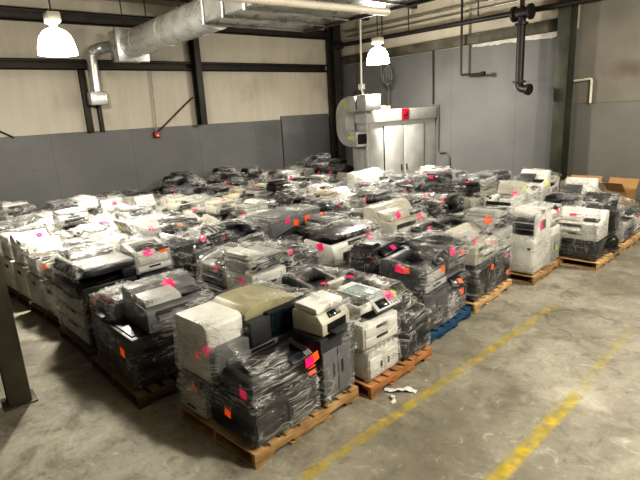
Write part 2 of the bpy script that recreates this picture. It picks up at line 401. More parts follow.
for nm, p0, p1, r_ in (('tee_fitting', (a0.x - .16, y_, a0.z + .02), (a0.x + .18, y_, a0.z + .02), .115), ('flange', (a0.x - .2, y_, a0.z + .02), (a0.x - .15, y_, a0.z + .02), .16),
                       ('flange', (a0.x + .17, y_, a0.z + .02), (a0.x + .22, y_, a0.z + .02), .16), ('flange', (a0.x, y_, a0.z - .22), (a0.x, y_, a0.z - .17), .135),
                       ('flange', (a0.x, y_, a1.z + .12), (a0.x, y_, a1.z + .16), .135), ('elbow_lip', (a0.x + .22, y_ - .045, a1.z - .035), (a0.x + .28, y_ - .055, a1.z - .045), .12)):
    t_ = B(); tube(t_, [p0, p1], r_, 16); obj(nm, t_, pipe_dark, o_)
b_ = B(); tube(b_, [(a0.x, y_, a0.z + .1), (a0.x, y_, CZ)], .05, 10); obj('riser', b_, pipe_dark, o_)
wpipe = surface('old_white_pipe', (.55, .52, .44), .5, var=.15)
p0, p1, p2 = on(574, 81, 1, WY - .05), on(592, 79, 1, WY - .05), on(592, 103, 1, WY - .05)
b_ = B(); tube(b_, rpath([(p0.x, WY - .05, p0.z), (p1.x, WY - .05, p0.z + .02), (p1.x, WY - .05, p2.z)], .05), .025, 10)
tag(obj('bent_pipe', b_, wpipe), 'short white pipe bent at a right angle beside the green column', 'pipe')
# conduit dropping to the booth, with its loop
q = [on(433, 52, 1, WY - .06), on(433, 104, 1, WY - .06)]
b_ = B(); tube(b_, [(q[0].x, WY - .06, 3.98), (q[0].x, WY - .06, q[1].z)], .018, 8)
o_ = obj('wall_cable', b_, pipe_dark); tag(o_, 'thin dark cable dropping down the right wall behind the grey booth', 'cable')

# grey booth in the corner
booth_m = surface('grey_booth_sheet', (.50, .505, .485), .38, .1, var=.14, nscale=2.5)
BX = -8.73                                   # plane of the long door face
BY0 = on(367, 140, 0, BX).y; BXL = on(349, 140, 1, BY0).x; BYE, BZ = WY - .01, 2.55
booth = empty('metal_booth', (BX - .4, (BY0 + BYE) / 2, 0))
def bpart(name, b, m, par=None): b.transform(Matrix.Translation((-(BX - .4), -(BY0 + BYE) / 2, 0))); return obj(name, b, m, par or booth)
bpart('booth_shell', box(B(), BXL + .12, BX, BY0, BYE, 0, BZ - .3, .01), booth_m)
bpart('booth_header', box(B(), BXL, BX + .06, BY0 - .05, BYE, BZ - .3, BZ, .01), booth_m)
bpart('corner_post', box(B(), BX - .05, BX + .05, BY0 - .05, BY0 + .06, 0, BZ - .3, .01), surface('pale_post', (.5, .51, .49), .35, .2, var=.1))
dy = [on(p, 140, 0, BX).y for p in (384, 403, 423.5)]
for i in (0, 1):
    d_ = bpart('door', box(B(), BX - .01, BX + .03, dy[i] + .015, dy[i + 1] - .015, .05, BZ - .42, .006), booth_m)
    bpart('handle', box(B(), BX + .03, BX + .06, dy[1] - .13 + .2 * i, dy[1] - .10 + .2 * i, .98, 1.14, .006), steel, d_)
for y in (dy[0] - .012, dy[1], dy[2] + .012): bpart('door_seam', box(B(), BX - .01, BX + .012, y - .012, y + .012, .05, BZ - .40, 0), dark())
tag(booth, 'grey sheet metal booth with double doors in the room corner', 'booth')
s0 = on(405, 114, 0, BX + .06)
b_ = box(B(), BX + .062, BX + .08, s0.y - .13, s0.y + .13, s0.z - .14, s0.z + .14, .004)
sg = obj('warning_sign', b_, surface('red_sign', (.45, .012, .03), .5, var=.15)); tag(sg, 'small square red sign on the header of the grey booth', 'sign')
b_ = B(); prism(b_, [(s0.y - .07, s0.z - .06), (s0.y + .07, s0.z - .06), (s0.y + .07, s0.z + .05), (s0.y + .02, s0.z + .05), (s0.y + .02, s0.z - .01), (s0.y - .07, s0.z - .01)], BX + .079, BX + .083, 0)
obj('sign_mark', b_, surface('sign_dark_mark', (.12, .004, .01), .5), sg)
for k, (y, c_) in enumerate(((BY0 + .35, (.45, .30, .15)), (BY0 + .8, (.4, .27, .14)))):
    b_ = box(B(), BX - .36, BX - .06, y - .14, y + .14, BZ + .002, BZ + .06 + .02 * k, .01)
    box(b_, BX - .3, BX - .1, y - .1, y + .02, BZ + .055 + .02 * k, BZ + .075 + .02 * k, .004)
    tag(obj('scrap_carton', b_, surface('brown_card_' + 'ab'[k], c_, .8)), ('flattened brown carton on the booth roof beside the square duct' if k == 0 else 'second brown carton scrap on the booth roof, right of the first'), 'carton')
# C-shaped duct on the booth
dyc = BY0 - .20
pc = [on(p, y, 1, dyc) for p, y in ((372, 103), (345, 103), (345, 139), (361, 139))]
b_ = B(); xo = pc[1].x - .165
def arc_block(b, cx, cz, r0, r1, a0, a1, n, y0, y1):
    t = bmesh.new(); ring = []
    for i in range(n + 1):
        a = a0 + (a1 - a0) * i / n
        ring.append([t.verts.new((cx + r * math.cos(a), y, cz + r * math.sin(a))) for r, y in ((r0, y0), (r1, y0), (r1, y1), (r0, y1))])
    for A, Bb in zip(ring, ring[1:]):
        for j in range(4): t.faces.new((A[j], A[(j + 1) % 4], Bb[(j + 1) % 4], Bb[j]))
    t.faces.new(ring[0]); t.faces.new(ring[-1][::-1]); bmesh.ops.recalc_face_normals(t, faces=t.faces[:]); merge(b, t)
zt, zb = pc[0].z, pc[3].z; hw = .165; r_in = .09
cx = xo + 2 * hw + r_in
arc_block(b_, cx, zt - hw - r_in, r_in, r_in + 2 * hw, PI / 2, PI, 8, dyc - .17, dyc + .13)
arc_block(b_, cx, zb + hw + r_in, r_in, r_in + 2 * hw, PI, 1.5 * PI, 8, dyc - .17, dyc + .13)
ct, cb_ = zt - hw - r_in, zb + hw + r_in
box(b_, cx - r_in - 2 * hw, cx - r_in, dyc - .17, dyc + .13, cb_, ct, 0)
galv2 = surface('bright_galvanised_sheet', (.62, .63, .61), .35, .6, var=.15, nscale=3)
cd = obj('hooked_duct', b_, galv2); tag(cd, 'square silver duct bent like a letter C at the booth corner', 'duct')
zc = ct + r_in + hw
b_ = box(B(), cx, cx + .28, dyc - .18, dyc + .14, zc - hw - .01, zc + hw + .01, .006); obj('top_outlet', b_, galv2, cd)
b_ = box(B(), cx + .35, max(pc[0].x, cx + .6), dyc - .2, dyc + .3, zc - hw - .0, zc + hw + .03, .006); obj('fan_box', b_, galv2, cd)
b_ = box(B(), cx + .27, cx + .36, dyc - .15, dyc + .11, zc - hw + .05, zc + hw - .05, .006); obj('flex_collar', b_, dark(), cd)
zc2 = cb_ - r_in - hw
b_ = box(B(), cx, cx + .3, dyc - .18, dyc + .14, zc2 - hw - .01, zc2 + hw + .01, .006); obj('bottom_outlet', b_, galv2, cd)
b_ = box(B(), cx + .3, cx + .34, dyc - .15, dyc + .11, zc2 - hw + .05, zc2 + hw - .05, .006); obj('outlet_opening', b_, dark(), cd)
for x, z in ((cx - .1, zc + .0), (cx + .1, zc2 + .04)):
    b_ = box(B(), x - .08, x + .08, dyc - .186, dyc - .171, z - .05, z + .05, 0); obj('yellow_tag', b_, surface('yellow_tag_paint', (.6, .6, .2), .6), cd)['label'] = 'pale yellow sticker'
# white conduit above the booth with its box, and the coiled cable
yq = WY - .7
c0, c1 = on(361, 38, 1, yq), on(361.5, 84, 1, yq)
b_ = B(); tube(b_, [(c0.x, yq, CZ), (c1.x, yq, c1.z)], .03, 10)
o_ = obj('white_conduit', b_, alu); tag(o_, 'white conduit dropping from the roof to the booth top', 'conduit')
b_ = box(B(), c1.x - .09, c1.x + .09, yq - .06, yq + .06, c1.z - .16, c1.z, .01); obj('switch_box', b_, alu, o_)
c2 = on(366, 101, 1, yq)
b_ = B(); tube(b_, rpath([(c1.x, yq, c1.z - .16), (c1.x + .1, yq, c1.z - .4), (c2.x + .05, yq, c2.z)], .1), .035, 10); obj('flexible_hose', b_, alu, o_)
cc = on(383, 74, 1, WY - .66); pts = []
for i in range(60):
    a = 2 * PI * i / 20; pts.append((cc.x + .13 * math.sin(a) + .004 * i, WY - .66 + .003 * (i % 7), cc.z + .28 * math.cos(a) + .05 * math.sin(a * .4)))
b_ = B(); tube(b_, pts, .018, 6)
o_ = obj('coiled_cable', b_, surface('grey_cable', (.12, .12, .115), .5)); tag(o_, 'grey cable coil hanging from the pipe behind the farther lamp', 'cable')
b_ = B(); tube(b_, [(cc.x, WY - .66, cc.z + .26), (cc.x, WY - .66, CZ)], .012, 6); obj('tie', b_, pipe_dark, o_)
b_ = box(B(), cc.x - .42, cc.x - .3, WY - .12, WY - .02, 2.6, 3.7, .01); tag(obj('cable_tray', b_, grey_paint), 'narrow grey cable channel upright on the wall behind the coiled cable', 'cable tray')
# flexible cable on the right side of booth
pts = [on(px, py, 1, WY - .04) for px, py in ((438.5, 105), (438.5, 120), (438, 150), (440, 152.5), (446, 152), (449, 157), (449.5, 165), (447, 175))]
b_ = B(); tube(b_, [tuple(p) for p in pts], .022, 8)
tag(obj('power_cable', b_, surface('grey_cable', (.12, .12, .115), .5)), 'grey cable running down the booth edge and curling out over the wall', 'cable')

# on the left wall
b_ = B(); pA, pB = on(150, 66, 0, WX + .06), on(156.5, 131, 0, WX + .06)
tube(b_, [(WX + .06, pA.y, 3.80), (WX + .06, pB.y, pB.z)], .014, 8)
o_ = obj('alarm_conduit', b_, conduit_m); tag(o_, 'thin conduit dropping from the girt to the red alarm box', 'conduit')
p_ = on(157.3, 134.5, 0, WX + .08)
b_ = box(B(), WX + .001, WX + .09, p_.y - .075, p_.y + .075, p_.z - .08, p_.z + .07, .01); o_ = obj('alarm_box', b_, surface('red_enamel', (.35, .012, .02), .4)); tag(o_, 'small red alarm box at the foot of the conduit on the left wall', 'alarm box')
b_ = box(B(), WX + .09, WX + .1, p_.y - .03, p_.y + .04, p_.z - .05, p_.z + .0, .003); obj('alarm_handle', b_, alu, o_)
for k, (a, b) in enumerate((((158.5, 131.5), (193, 97)), ((-30, 118), (14, 137.5)))):
    a_, bb = on(*a, 0, WX + .05), on(*b, 0, WX + .05); b_ = B(); tube(b_, [tuple(a_), tuple(bb)], .016, 8)
    tag(obj('brace_rod', b_, steel), ('slanting steel brace rod between the red alarm box and the wall column' if k == 0 else 'slanting steel brace rod at the left edge above the grey panels'), 'brace rod')
LIGHTS = [((-8.1, 2.04, 3.55), 400), ((-8.2, 8.70, 3.55), 400), ((0.4, 3.8, 3.9), 480), ((-1.4, 8.7, 3.9), 320), ((-1.5, -1.0, 3.9), 15)]
SPOTS = [((-8.1, 2.04, 3.45), 240), ((-8.2, 8.70, 3.45), 140)]
AMB, LOOK, EXPO, VIEW = .04, 'High Contrast', 0.5, 'Standard'
# ------------------------------------------------------------------ machine prototypes (front at -y, origin at the base centre)
def recess(b, x0, x1, y, z0, z1): return box(b, x0, x1, y - .004, y + .01, z0, z1, .002)
def trays(root, w, d, z0, z1, n, c2, c1):
    """n paper drawers stacked in the front face."""
    hh = (z1 - z0) / n
    for i in range(n):
        a = z0 + i * hh + .006; b_ = z0 + (i + 1) * hh - .006
        t = obj('paper_drawer', box(B(), -w * .46, w * .46, -d / 2 - .014, -d / 2 + .03, a, b_, .007), plastic(c2), root)
        h = box(B(), -w * .16, w * .16, -d / 2 - .018, -d / 2, b_ - min(.035, (b_ - a) * .5), b_ - .008, .003)
        obj('drawer_handle', h, dark() if c2 not in ('black', 'charcoal') else plastic('dark grey'), t)
def panel(root, x0, x1, y, z, tilt, c, w2=.11):
    """Tilted control panel with a screen and keys."""
    m = Matrix.Translation(((x0 + x1) / 2, y, z)) @ Matrix.Rotation(tilt, 4, 'X')
    hw = (x1 - x0) / 2
    p = obj('control_panel', box(B(), -hw, hw, -w2 / 2, w2 / 2, -.022, .012, .006, m), plastic(c), root)
    obj('screen', box(B(), -hw * .75, hw * .1, -w2 * .34, w2 * .34, .011, .015, .001, m), glassy(), p)
    k = B()
    for i in range(3):
        for j in range(3): box(k, hw * (.28 + .2 * i), hw * (.28 + .2 * i) + .014, -w2 * .3 + j * w2 * .22, -w2 * .3 + j * w2 * .22 + .012, .011, .016, 0, m)
    obj('keypad', k, plastic('light grey' if c in ('black', 'charcoal', 'dark grey') else 'dark grey'), p)
def laser(root, w, d, h, c1, c2, n=1):
    y0, y1 = -d / 2, d / 2
    b = B()
    prism(b, [(y0, .015), (y0, .66 * h), (y0 + .05, .74 * h), (-.18 * d, .74 * h), (.20 * d, .60 * h), (.20 * d, .96 * h), (.30 * d, h), (y1 - .02, .97 * h), (y1, .9 * h), (y1, .015)], -w / 2 + .055, w / 2 - .055, .007)
    for s in (-1, 1):
        x0, x1 = (-w / 2, -w / 2 + .065) if s < 0 else (w / 2 - .065, w / 2)
        prism(b, [(y0 + .004, .012), (y0 + .004, .70 * h), (y0 + .05, .80 * h), (.12 * d, .95 * h), (.30 * d, h), (y1 - .02, .97 * h), (y1, .9 * h), (y1, .012)], x0, x1, .009)
    for sx in (-1, 1):
        for sy in (-1, 1): box(b, sx * w * .4 - .02, sx * w * .4 + .02, sy * d * .4 - .02, sy * d * .4 + .02, 0, .02, .004)
    obj('body', b, plastic(c1), root)
    zt = h * (.30 if n == 1 else .48)
    trays(root, w, d, .03, zt, n, c2, c1)
    obj('front_door', box(B(), -w * .40, w * .40, y0 - .008, y0 + .02, zt + .02, .64 * h, .008), plastic(c2), root)
    a = math.atan2(-.14 * h, .38 * d)
    m = Matrix.Translation((0, .01 * d, .672 * h)) @ Matrix.Rotation(a, 4, 'X')
    obj('output_tray', box(B(), -w / 2 + .075, w / 2 - .075, -.19 * d, .18 * d, -.004, .012, .003, m), dark() if c1 != 'black' else plastic('charcoal'), root)
    obj('paper_slot', box(B(), -w / 2 + .08, w / 2 - .08, .17 * d, .20 * d + .004, .66 * h, .86 * h, .003), dark(), root)
    panel(root, w * .12, w / 2 - .01, y0 + .045, .80 * h, math.radians(28), 'dark grey' if c1 in ('white', 'beige', 'light grey', 'olive') else 'charcoal', .075)
    v = B()
    for i in range(6): box(v, w / 2 - .002, w / 2 + .003, .05 * d + i * .02, .05 * d + i * .02 + .009, .35 * h, .55 * h, 0)
    obj('side_vent', v, dark(), root)
def mfp(root, w, d, h, c1, c2, n=1):
    y0, y1 = -d / 2, d / 2; zb = h - .27 if h > .6 else h * .54; zg = h - .16 if h > .6 else h * .70
    b = box(B(), -w / 2, w / 2, y0, y1, .02, zb, .014)
    box(b, -w / 2 + .0, -w / 2 + .10, y0 + .12, y1, zb - .01, zg + .01, .008); box(b, -w / 2, w / 2, y1 - .16, y1, zb - .01, zg + .01, .008)
    for sx in (-1, 1):
        for sy in (-1, 1): tube(b, [(sx * w * .42, sy * d * .42, 0), (sx * w * .42, sy * d * .42, .03)], .022, 8)
    obj('body', b, plastic(c1), root)
    zt = .02 + (zb - .02) * (.62 if n < 3 else .78)
    trays(root, w, d, .035, zt, n, c2, c1)
    obj('front_door', box(B(), -w * .40, w * .36, y0 - .01, y0 + .02, zt + .015, zb - .02, .006), plastic(c1), root)
    m = Matrix.Translation((.04, .02, zb + .012)) @ Matrix.Rotation(math.radians(6), 4, 'X')
    obj('output_tray', box(B(), -w * .38, w * .38, -d * .32, d * .24, -.006, .006, .003, m), dark(), root)
    hs = (h - zg)
    s = obj('scanner', box(B(), -w / 2 - .005, w / 2 + .005, y0 + .04, y1, zg, zg + hs * .45, .012), plastic(c1), root)
    lid = obj('scanner_lid', box(B(), -w / 2, w / 2, y0 + .05, y1 - .01, zg + hs * .46, zg + hs * .66, .010), plastic(c2), root)
    f = prism(B(), [(-w * .48, zg + hs * .6), (-w * .48, h - .02), (-w * .40, h), (-w * .12, h), (0, zg + hs * .75), (0, zg + hs * .6)], y0 + .09, y1 - .04, .007, 'Y')
    obj('document_feeder', f, plastic(c1), lid)
    obj('feeder_slot', box(B(), -.02 * w, .04 * w, y0 + .14, y1 - .09, zg + hs * .62, zg + hs * .73, .003), dark(), lid)
    panel(root, -w * .30, w / 2 - .01, y0 + .005, zg + hs * .25, math.radians(35), 'dark grey' if c1 in ('white', 'beige', 'light grey') else 'black', .11)
    box_ = B(); prism(box_, [(y0 + .1, zb * .55), (y1 - .14, zb * .55), (y1 - .14, zb * .9), (y0 + .1, zb * .9)], w / 2 - .004, w / 2 + .016, .005)
    obj('bypass_door', box_, plastic(c2), root)
def inkjet(root, w, d, h, c1, c2):
    y0, y1 = -d / 2, d / 2
    b = prism(B(), [(y0, .01), (y0, .45 * h), (y0 + .05, .70 * h), (y1 - .03, .78 * h), (y1, .70 * h), (y1, .01)], -w / 2, w / 2, .014)
    obj('body', b, plastic(c1), root)
    obj('scanner_lid', prism(B(), [(y0 + .06, .73 * h), (y0 + .07, .92 * h), (y1 - .04, h), (y1 - .02, .81 * h)], -w / 2 + .01, w / 2 - .01, .008), plastic(c2), root)
    obj('paper_slot', box(B(), -w * .34, w * .34, y0 - .003, y0 + .03, .10 * h, .40 * h, .004), dark(), root)
    t = prism(B(), [(y0 - .07, .02), (y0 - .07, .035), (y0 + .02, .10 * h + .012), (y0 + .02, .10 * h)], -w * .28, w * .28, .003)
    obj('output_tray', t, plastic('dark grey' if c1 != 'black' else 'charcoal'), root)
    panel(root, -w * .2, w * .2, y0 + .03, .62 * h, math.radians(40), 'charcoal', .055)
def cabinet(root, w, d, h, c1, c2):
    b = box(B(), -w / 2, w / 2, -d / 2, d / 2, .02, h, .016)
    for sx in (-1, 1):
        for sy in (-1, 1): tube(b, [(sx * w * .44, sy * d * .42, 0), (sx * w * .44, sy * d * .42, .03)], .022, 8)
    obj('body', b, plastic(c1), root)
    for x0, x1 in ((-w * .48, -w * .01), (w * .01, w * .48)):
        dr = obj('front_door', box(B(), x0, x1, -d / 2 - .012, -d / 2 + .02, .05, h * .80, .007), plastic(c2), root)
        xm = x1 - .05 if x0 < 0 else x0 + .05
        obj('handle', box(B(), xm - .012, xm + .012, -d / 2 - .018, -d / 2, h * .38, h * .58, .003), dark(), dr)
    obj('top_cover', box(B(), -w * .46, w * .46, -d * .42, d * .44, h - .004, h + .012, .006), plastic(c2), root)
    for sx in (-1, 1): obj('side_grip', box(B(), sx * w / 2 - .003, sx * w / 2 + .003, -d * .14, d * .14, h * .72, h * .82, .001), dark(), root)
def opened(root, w, d, h, c1, c2):
    """A printer with its top cover swung up."""
    y0, y1 = -d / 2, d / 2; hb = h * .55
    b = B()
    box(b, -w / 2, w / 2, y0, y1, .01, hb * .45, .012)
    box(b, -w / 2, -w / 2 + .08, y0, y1, hb * .4, hb, .012); box(b, w / 2 - .08, w / 2, y0, y1, hb * .4, hb, .012)
    box(b, -w / 2 + .04, w / 2 - .04, y1 - .10, y1, hb * .4, hb, .010); box(b, -w / 2 + .04, w / 2 - .04, y0, y0 + .05, hb * .4, hb * .8, .008)
    obj('body', b, plastic(c1), root)
    obj('inner_cavity', box(B(), -w / 2 + .07, w / 2 - .07, y0 + .04, y1 - .09, hb * .42, hb * .52, .004), dark(), root)
    t = B(); tube(t, [(-w / 2 + .07, -.02, hb * .68), (w / 2 - .07, -.02, hb * .68)], .028, 12); tube(t, [(-w / 2 + .07, .08, hb * .75), (w / 2 - .07, .08, hb * .75)], .018, 10)
    obj('roller', t, plastic('charcoal'), root)
    m = Matrix.Translation((0, y1 - .03, hb - .01)) @ Matrix.Rotation(math.radians(-118), 4, 'X')
    ll = (h - hb) / math.sin(math.radians(62)) * .97
    obj('raised_cover', box(B(), -w / 2 + .02, w / 2 - .02, 0 - ll * 0, ll * .98, -.014, .014, .007, Matrix.Translation((0, y1 - .05, hb)) @ Matrix.Rotation(math.radians(62) + PI * .0, 4, 'X') @ Matrix.Translation((0, 0, 0)) if False else Matrix.Translation((0, y1 - .02 - ll * math.cos(math.radians(62)), hb)) @ Matrix.Rotation(math.radians(62), 4, 'X')), plastic(c2), root)
    trays(root, w, d, .02, hb * .40, 1, c2, c1)
    panel(root, -w / 2 + .01, -w / 2 + .10, y0 + .05, hb, math.radians(15), 'charcoal', .07)
def tower(root, w, d, h, c1, c2):
    """P1: pale copier, squat tower on one side, domed olive cover and a dark screen bay."""
    y0, y1 = -d / 2, d / 2
    b = box(B(), -w / 2, w / 2, y0 + .06, y1, .01, h * .60, .014)
    obj('body', b, plastic('grey'), root)
    t = prism(B(), [(y0 + .13, .0), (y0 + .13, h * .93), (y0 + .18, h), (y1 - .02, h), (y1, h * .96), (y1, .0)], -w / 2 - .005, -w * .12, .016)
    obj('side_tower', t, plastic(c1), root)
    obj('output_bay', box(B(), -w * .13, w * .10, y0 + .03, y1 - .05, h * .40, h * .84, .01), plastic('dark grey'), root)
    pts = [(-w * .125, h * .95)] + [(-w * .125 + (w * .62) * i / 8, h * .95 + .05 * math.sin(PI * (.22 + .78 * i / 8))) for i in range(1, 9)] + [(w * .495, h * .84), (-w * .125, h * .84)]
    obj('domed_cover', prism(B(), pts, y0 + .10, y1, .006, 'Y'), plastic(c2), root)
    g = obj('front_bay', box(B(), w * .08, w * .48, y0 + .04, y0 + .16, h * .40, h * .88, .008), plastic('charcoal'), root)
    obj('bay_screen', box(B(), w * .11, w * .45, y0 + .033, y0 + .042, h * .44, h * .85, .003), glassy(), g)
    s = B(); box(s, w * .26, w * .27, y0 + .026, y0 + .04, h * .42, h * .86, .002); obj('bay_divider', s, plastic('black'), g)
    trays(root, w * .84, d - .12, .03, h * .38, 2, 'grey', 'grey')
def hopper(root, w, d, h, c1, c2):
    """Large white printer with a stepped sloping hood."""
    y0, y1 = -d / 2, d / 2
    b = prism(B(), [(y0, .0), (y0, h * .60), (y0 + .10, h * .66), (-.02, h * .72), (.10, h), (y1 - .03, h), (y1, h * .95), (y1, 0)], -w / 2, w / 2, .014)
    obj('body', b, plastic(c1), root)
    obj('hood', prism(B(), [(y0 + .06, h * .665), (y0 + .09, h * .80), (y0 + .30, h * .90), (.05, h * .80), (-.03, h * .70)], -w * .46, w * .10, .008), plastic(c2), root)
    obj('output_bay', box(B(), w * .12, w * .44, y0 + .08, -.02, h * .66, h * .74, .005), dark(), root)
    obj('front_tray', prism(B(), [(y0 - .06, h * .32), (y0 - .06, h * .36), (y0 + .01, h * .46), (y0 + .01, h * .40)], -w * .36, w * .12, .006), plastic(c1), root)
    obj('front_recess', box(B(), -w * .38, w * .14, y0 - .003, y0 + .02, h * .42, h * .56, .004), dark(), root)
    trays(root, w, d, .03, h * .28, 1, c1, c1)
def kiosk(root, w, d, h, c1, c2):
    """Tall white copier: stepped upright cabinet with a dark slotted bay (beside the aisle)."""
    y0, y1 = -d / 2, d / 2
    obj('body', prism(B(), [(y0, .02), (y0, h * .56), (y0 + .08, h * .60), (y0 + .08, h * .95), (y0 + .14, h), (y1, h), (y1, .02)], -w / 2, w / 2, .014), plastic(c1), root)
    t = B()
    for i in range(3): box(t, -w * .40, w * .40, y0 + .07, y0 + .09, h * (.63 + .105 * i), h * (.71 + .105 * i), .004)
    obj('slotted_bay', t, dark(), root)
    obj('slot_lip', box(B(), -w * .40, w * .40, y0 + .04, y0 + .085, h * .715, h * .735, .004), plastic('grey'), root)
    d_ = obj('front_door', box(B(), -w * .45, w * .45, y0 - .012, y0 + .02, h * .05, h * .52, .008), plastic(c1), root)
    obj('handle', box(B(), w * .30, w * .40, y0 - .018, y0, h * .42, h * .45, .003), dark(), d_)
    v = B()
    for i in range(7): box(v, w / 2 - .002, w / 2 + .004, -.1 + i * .03, -.1 + i * .03 + .012, h * .7, h * .85, 0)
    obj('side_vent', v, dark(), root)
    for sx in (-1, 1):
        for sy in (-1, 1):
            c = B(); tube(c, [(sx * w * .4 - .015, sy * d * .4, .028), (sx * w * .4 + .015, sy * d * .4, .028)], .028, 12); obj('caster', c, plastic('black'), root)
def glassmfp(root, w, d, h, c1, c2):
    """Scanner copier with an open lid over a pale glass bed."""
    mfp_h = h * .80; y0, y1 = -d / 2, d / 2
    b = box(B(), -w / 2, w / 2, y0, y1, .02, h * .45, .014); box(b, -w / 2, w / 2, y1 - .18, y1, h * .44, h * .62, .01); box(b, -w / 2, -w / 2 + .1, y0 + .1, y1, h * .44, h * .62, .01)
    for sx in (-1, 1):
        for sy in (-1, 1): box(b, sx * w * .4 - .02, sx * w * .4 + .02, sy * d * .4 - .02, sy * d * .4 + .02, 0, .03, .004)
    obj('body', b, plastic(c1), root)
    trays(root, w, d, .03, h * .40, 2, c1, c1)
    obj('output_tray', box(B(), -w * .38, w * .46, y0 + .06, y1 - .2, h * .455, h * .475, .004), plastic('grey'), root)
    s = obj('scanner', box(B(), -w / 2, w / 2, y0 + .02, y1, h * .62, h * .74, .012), plastic(c1), root)
    obj('scanner_glass', box(B(), -w * .05, w * .42, y0 + .07, y1 - .10, h * .738, h * .745, .002), blueglass(), s)
    obj('scanner_bed', box(B(), -w * .44, -w * .10, y0 + .07, y1 - .08, h * .738, h * .748, .002), dark(), s)
    pts = [(y1 - .02 - .02, h * .75), (y1 - .02, h * .75)]
    m = Matrix.Translation((-w * .25, y1 - .04, h * .75)) @ Matrix.Rotation(math.radians(128), 4, 'X')
    ll = (h * .25) / math.sin(math.radians(52)) * .95
    l = obj('raised_lid', box(B(), -w * .22, w * .22, 0, ll, -.02, .02, .008, m), plastic('beige'), root)
    panel(root, -w * .2, w * .48, y0 - .0, h * .68, math.radians(40), 'light grey', .12)
def carton(root, w, d, h, c1, c2):
    cm = surface('cardboard', (.36, .22, .10), .85, var=.12, nscale=4)
    b = B(); t = .008
    box(b, -w / 2, w / 2, -d / 2, d / 2, 0, .01, 0)
    for s in (-1, 1):
        box(b, s * w / 2 - (t if s > 0 else 0), s * w / 2 + (t if s < 0 else 0), -d / 2, d / 2, 0, h * .8, 0); box(b, -w / 2, w / 2, s * d / 2 - (t if s > 0 else 0), s * d / 2 + (t if s < 0 else 0), 0, h * .8, 0)
    obj('carton_body', b, cm, root)
    for s, a in ((-1, 60), (1, 75)):
        m = Matrix.Translation((0, s * (d / 2 - .004), h * .8 - .004)) @ Matrix.Rotation(s * math.radians(a - 15), 4, 'X')
        ll = h * .2 / math.sin(math.radians(a - 15)) * .95
        bb = box(B(), -w / 2 + .005, w / 2 - .005, 0 if s > 0 else -ll, ll if s > 0 else 0, -.003, .003, 0, Matrix.Translation((0, s * (d / 2 - .004), h * .8 - .004)) @ Matrix.Rotation(s * math.radians(a - 15), 4, 'X'))
        obj('flap', bb, cm, root)
KIND = {'laser': ('laser_printer', 'laser printer', 'printer'), 'mfp': ('multifunction_printer', 'multifunction printer', 'printer'), 'inkjet': ('inkjet_printer', 'inkjet printer', 'printer'),
        'cabinet': ('copier_cabinet', 'boxy copier cabinet', 'copier'), 'opened': ('open_printer', 'open printer', 'printer'), 'tower': ('tower_copier', 'copier', 'copier'),
        'hopper': ('hooded_printer', 'hooded printer', 'printer'), 'kiosk': ('upright_copier', 'upright copier', 'copier'), 'glassmfp': ('flatbed_copier', 'flatbed copier', 'copier'),
        'carton': ('cardboard_carton', 'cardboard carton', 'carton')}
PROTO = {}
def bounds(root):
    lo, hi = Vector((9, 9, 9)), Vector((-9, -9, -9)); verts, polys = [], []
    def walk(o):
        if o.type == 'MESH':
            n = len(verts)
            for v in o.data.vertices:
                verts.append(v.co.copy())
                for i in range(3): lo[i] = min(lo[i], v.co[i]); hi[i] = max(hi[i], v.co[i])
            for p in o.data.polygons: polys.append([n + i for i in p.vertices])
        for c in o.children: walk(c)
    walk(root)
    return lo, hi, BVHTree.FromPolygons(verts, polys)
def machine(kind, w, d, h, c1, c2, *a):
    key = (kind, round(w, 2), round(d, 2), round(h, 2), c1, c2, a)
    if key not in PROTO:
        r = empty(KIND[kind][0]); globals()[kind](r, w, d, h, c1, c2, *a)
        PROTO[key] = [r, bounds(r), False]
        KIDS[r.name] = [k.name for k in r.children]
        return r, PROTO[key][1], True
    rec = PROTO[key]
    return None, rec[1], rec[0]
STK = {}
def sticker_mesh(c, s):
    k = (c, s)
    if k not in STK:
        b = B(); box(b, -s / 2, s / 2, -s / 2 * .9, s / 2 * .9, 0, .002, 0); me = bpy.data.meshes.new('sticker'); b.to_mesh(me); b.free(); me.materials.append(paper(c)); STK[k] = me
    return STK[k]
FACES = {'front': ((0, -1, 0), (1, 0, 0), (0, 0, 1)), 'back': ((0, 1, 0), (-1, 0, 0), (0, 0, 1)), 'left': ((-1, 0, 0), (0, -1, 0), (0, 0, 1)),
         'right': ((1, 0, 0), (0, 1, 0), (0, 0, 1)), 'top': ((0, 0, 1), (1, 0, 0), (0, 1, 0))}
def stick(root, bnd, face, fu, fv, col, size=.075, rot=None):
    """Stick a paper square on the machine: fu, fv are fractions of the face, -1..1."""
    lo, hi, tree = bnd
    n, u, v = (Vector(x) for x in FACES[face]); c = (lo + hi) / 2; e = (hi - lo) / 2
    p = c + u * (fu * abs(e.dot(Vector((abs(u.x), abs(u.y), abs(u.z)))))) + v * (fv * abs(e.dot(Vector((abs(v.x), abs(v.y), abs(v.z)))))) + n * 2
    hit, nrm, _, _ = tree.ray_cast(p, -n)
    if hit is None: return None
    if nrm.dot(n) < .3: nrm = n
    zz = nrm.normalized(); xx = (u - zz * u.dot(zz)).normalized(); yy = zz.cross(xx)
    m = Matrix((xx, yy, zz)).transposed().to_4x4()
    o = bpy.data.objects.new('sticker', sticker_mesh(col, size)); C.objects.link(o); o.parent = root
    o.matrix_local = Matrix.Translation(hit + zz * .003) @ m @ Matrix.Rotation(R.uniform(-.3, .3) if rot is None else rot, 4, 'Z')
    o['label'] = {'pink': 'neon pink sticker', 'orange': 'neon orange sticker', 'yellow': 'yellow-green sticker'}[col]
    return o

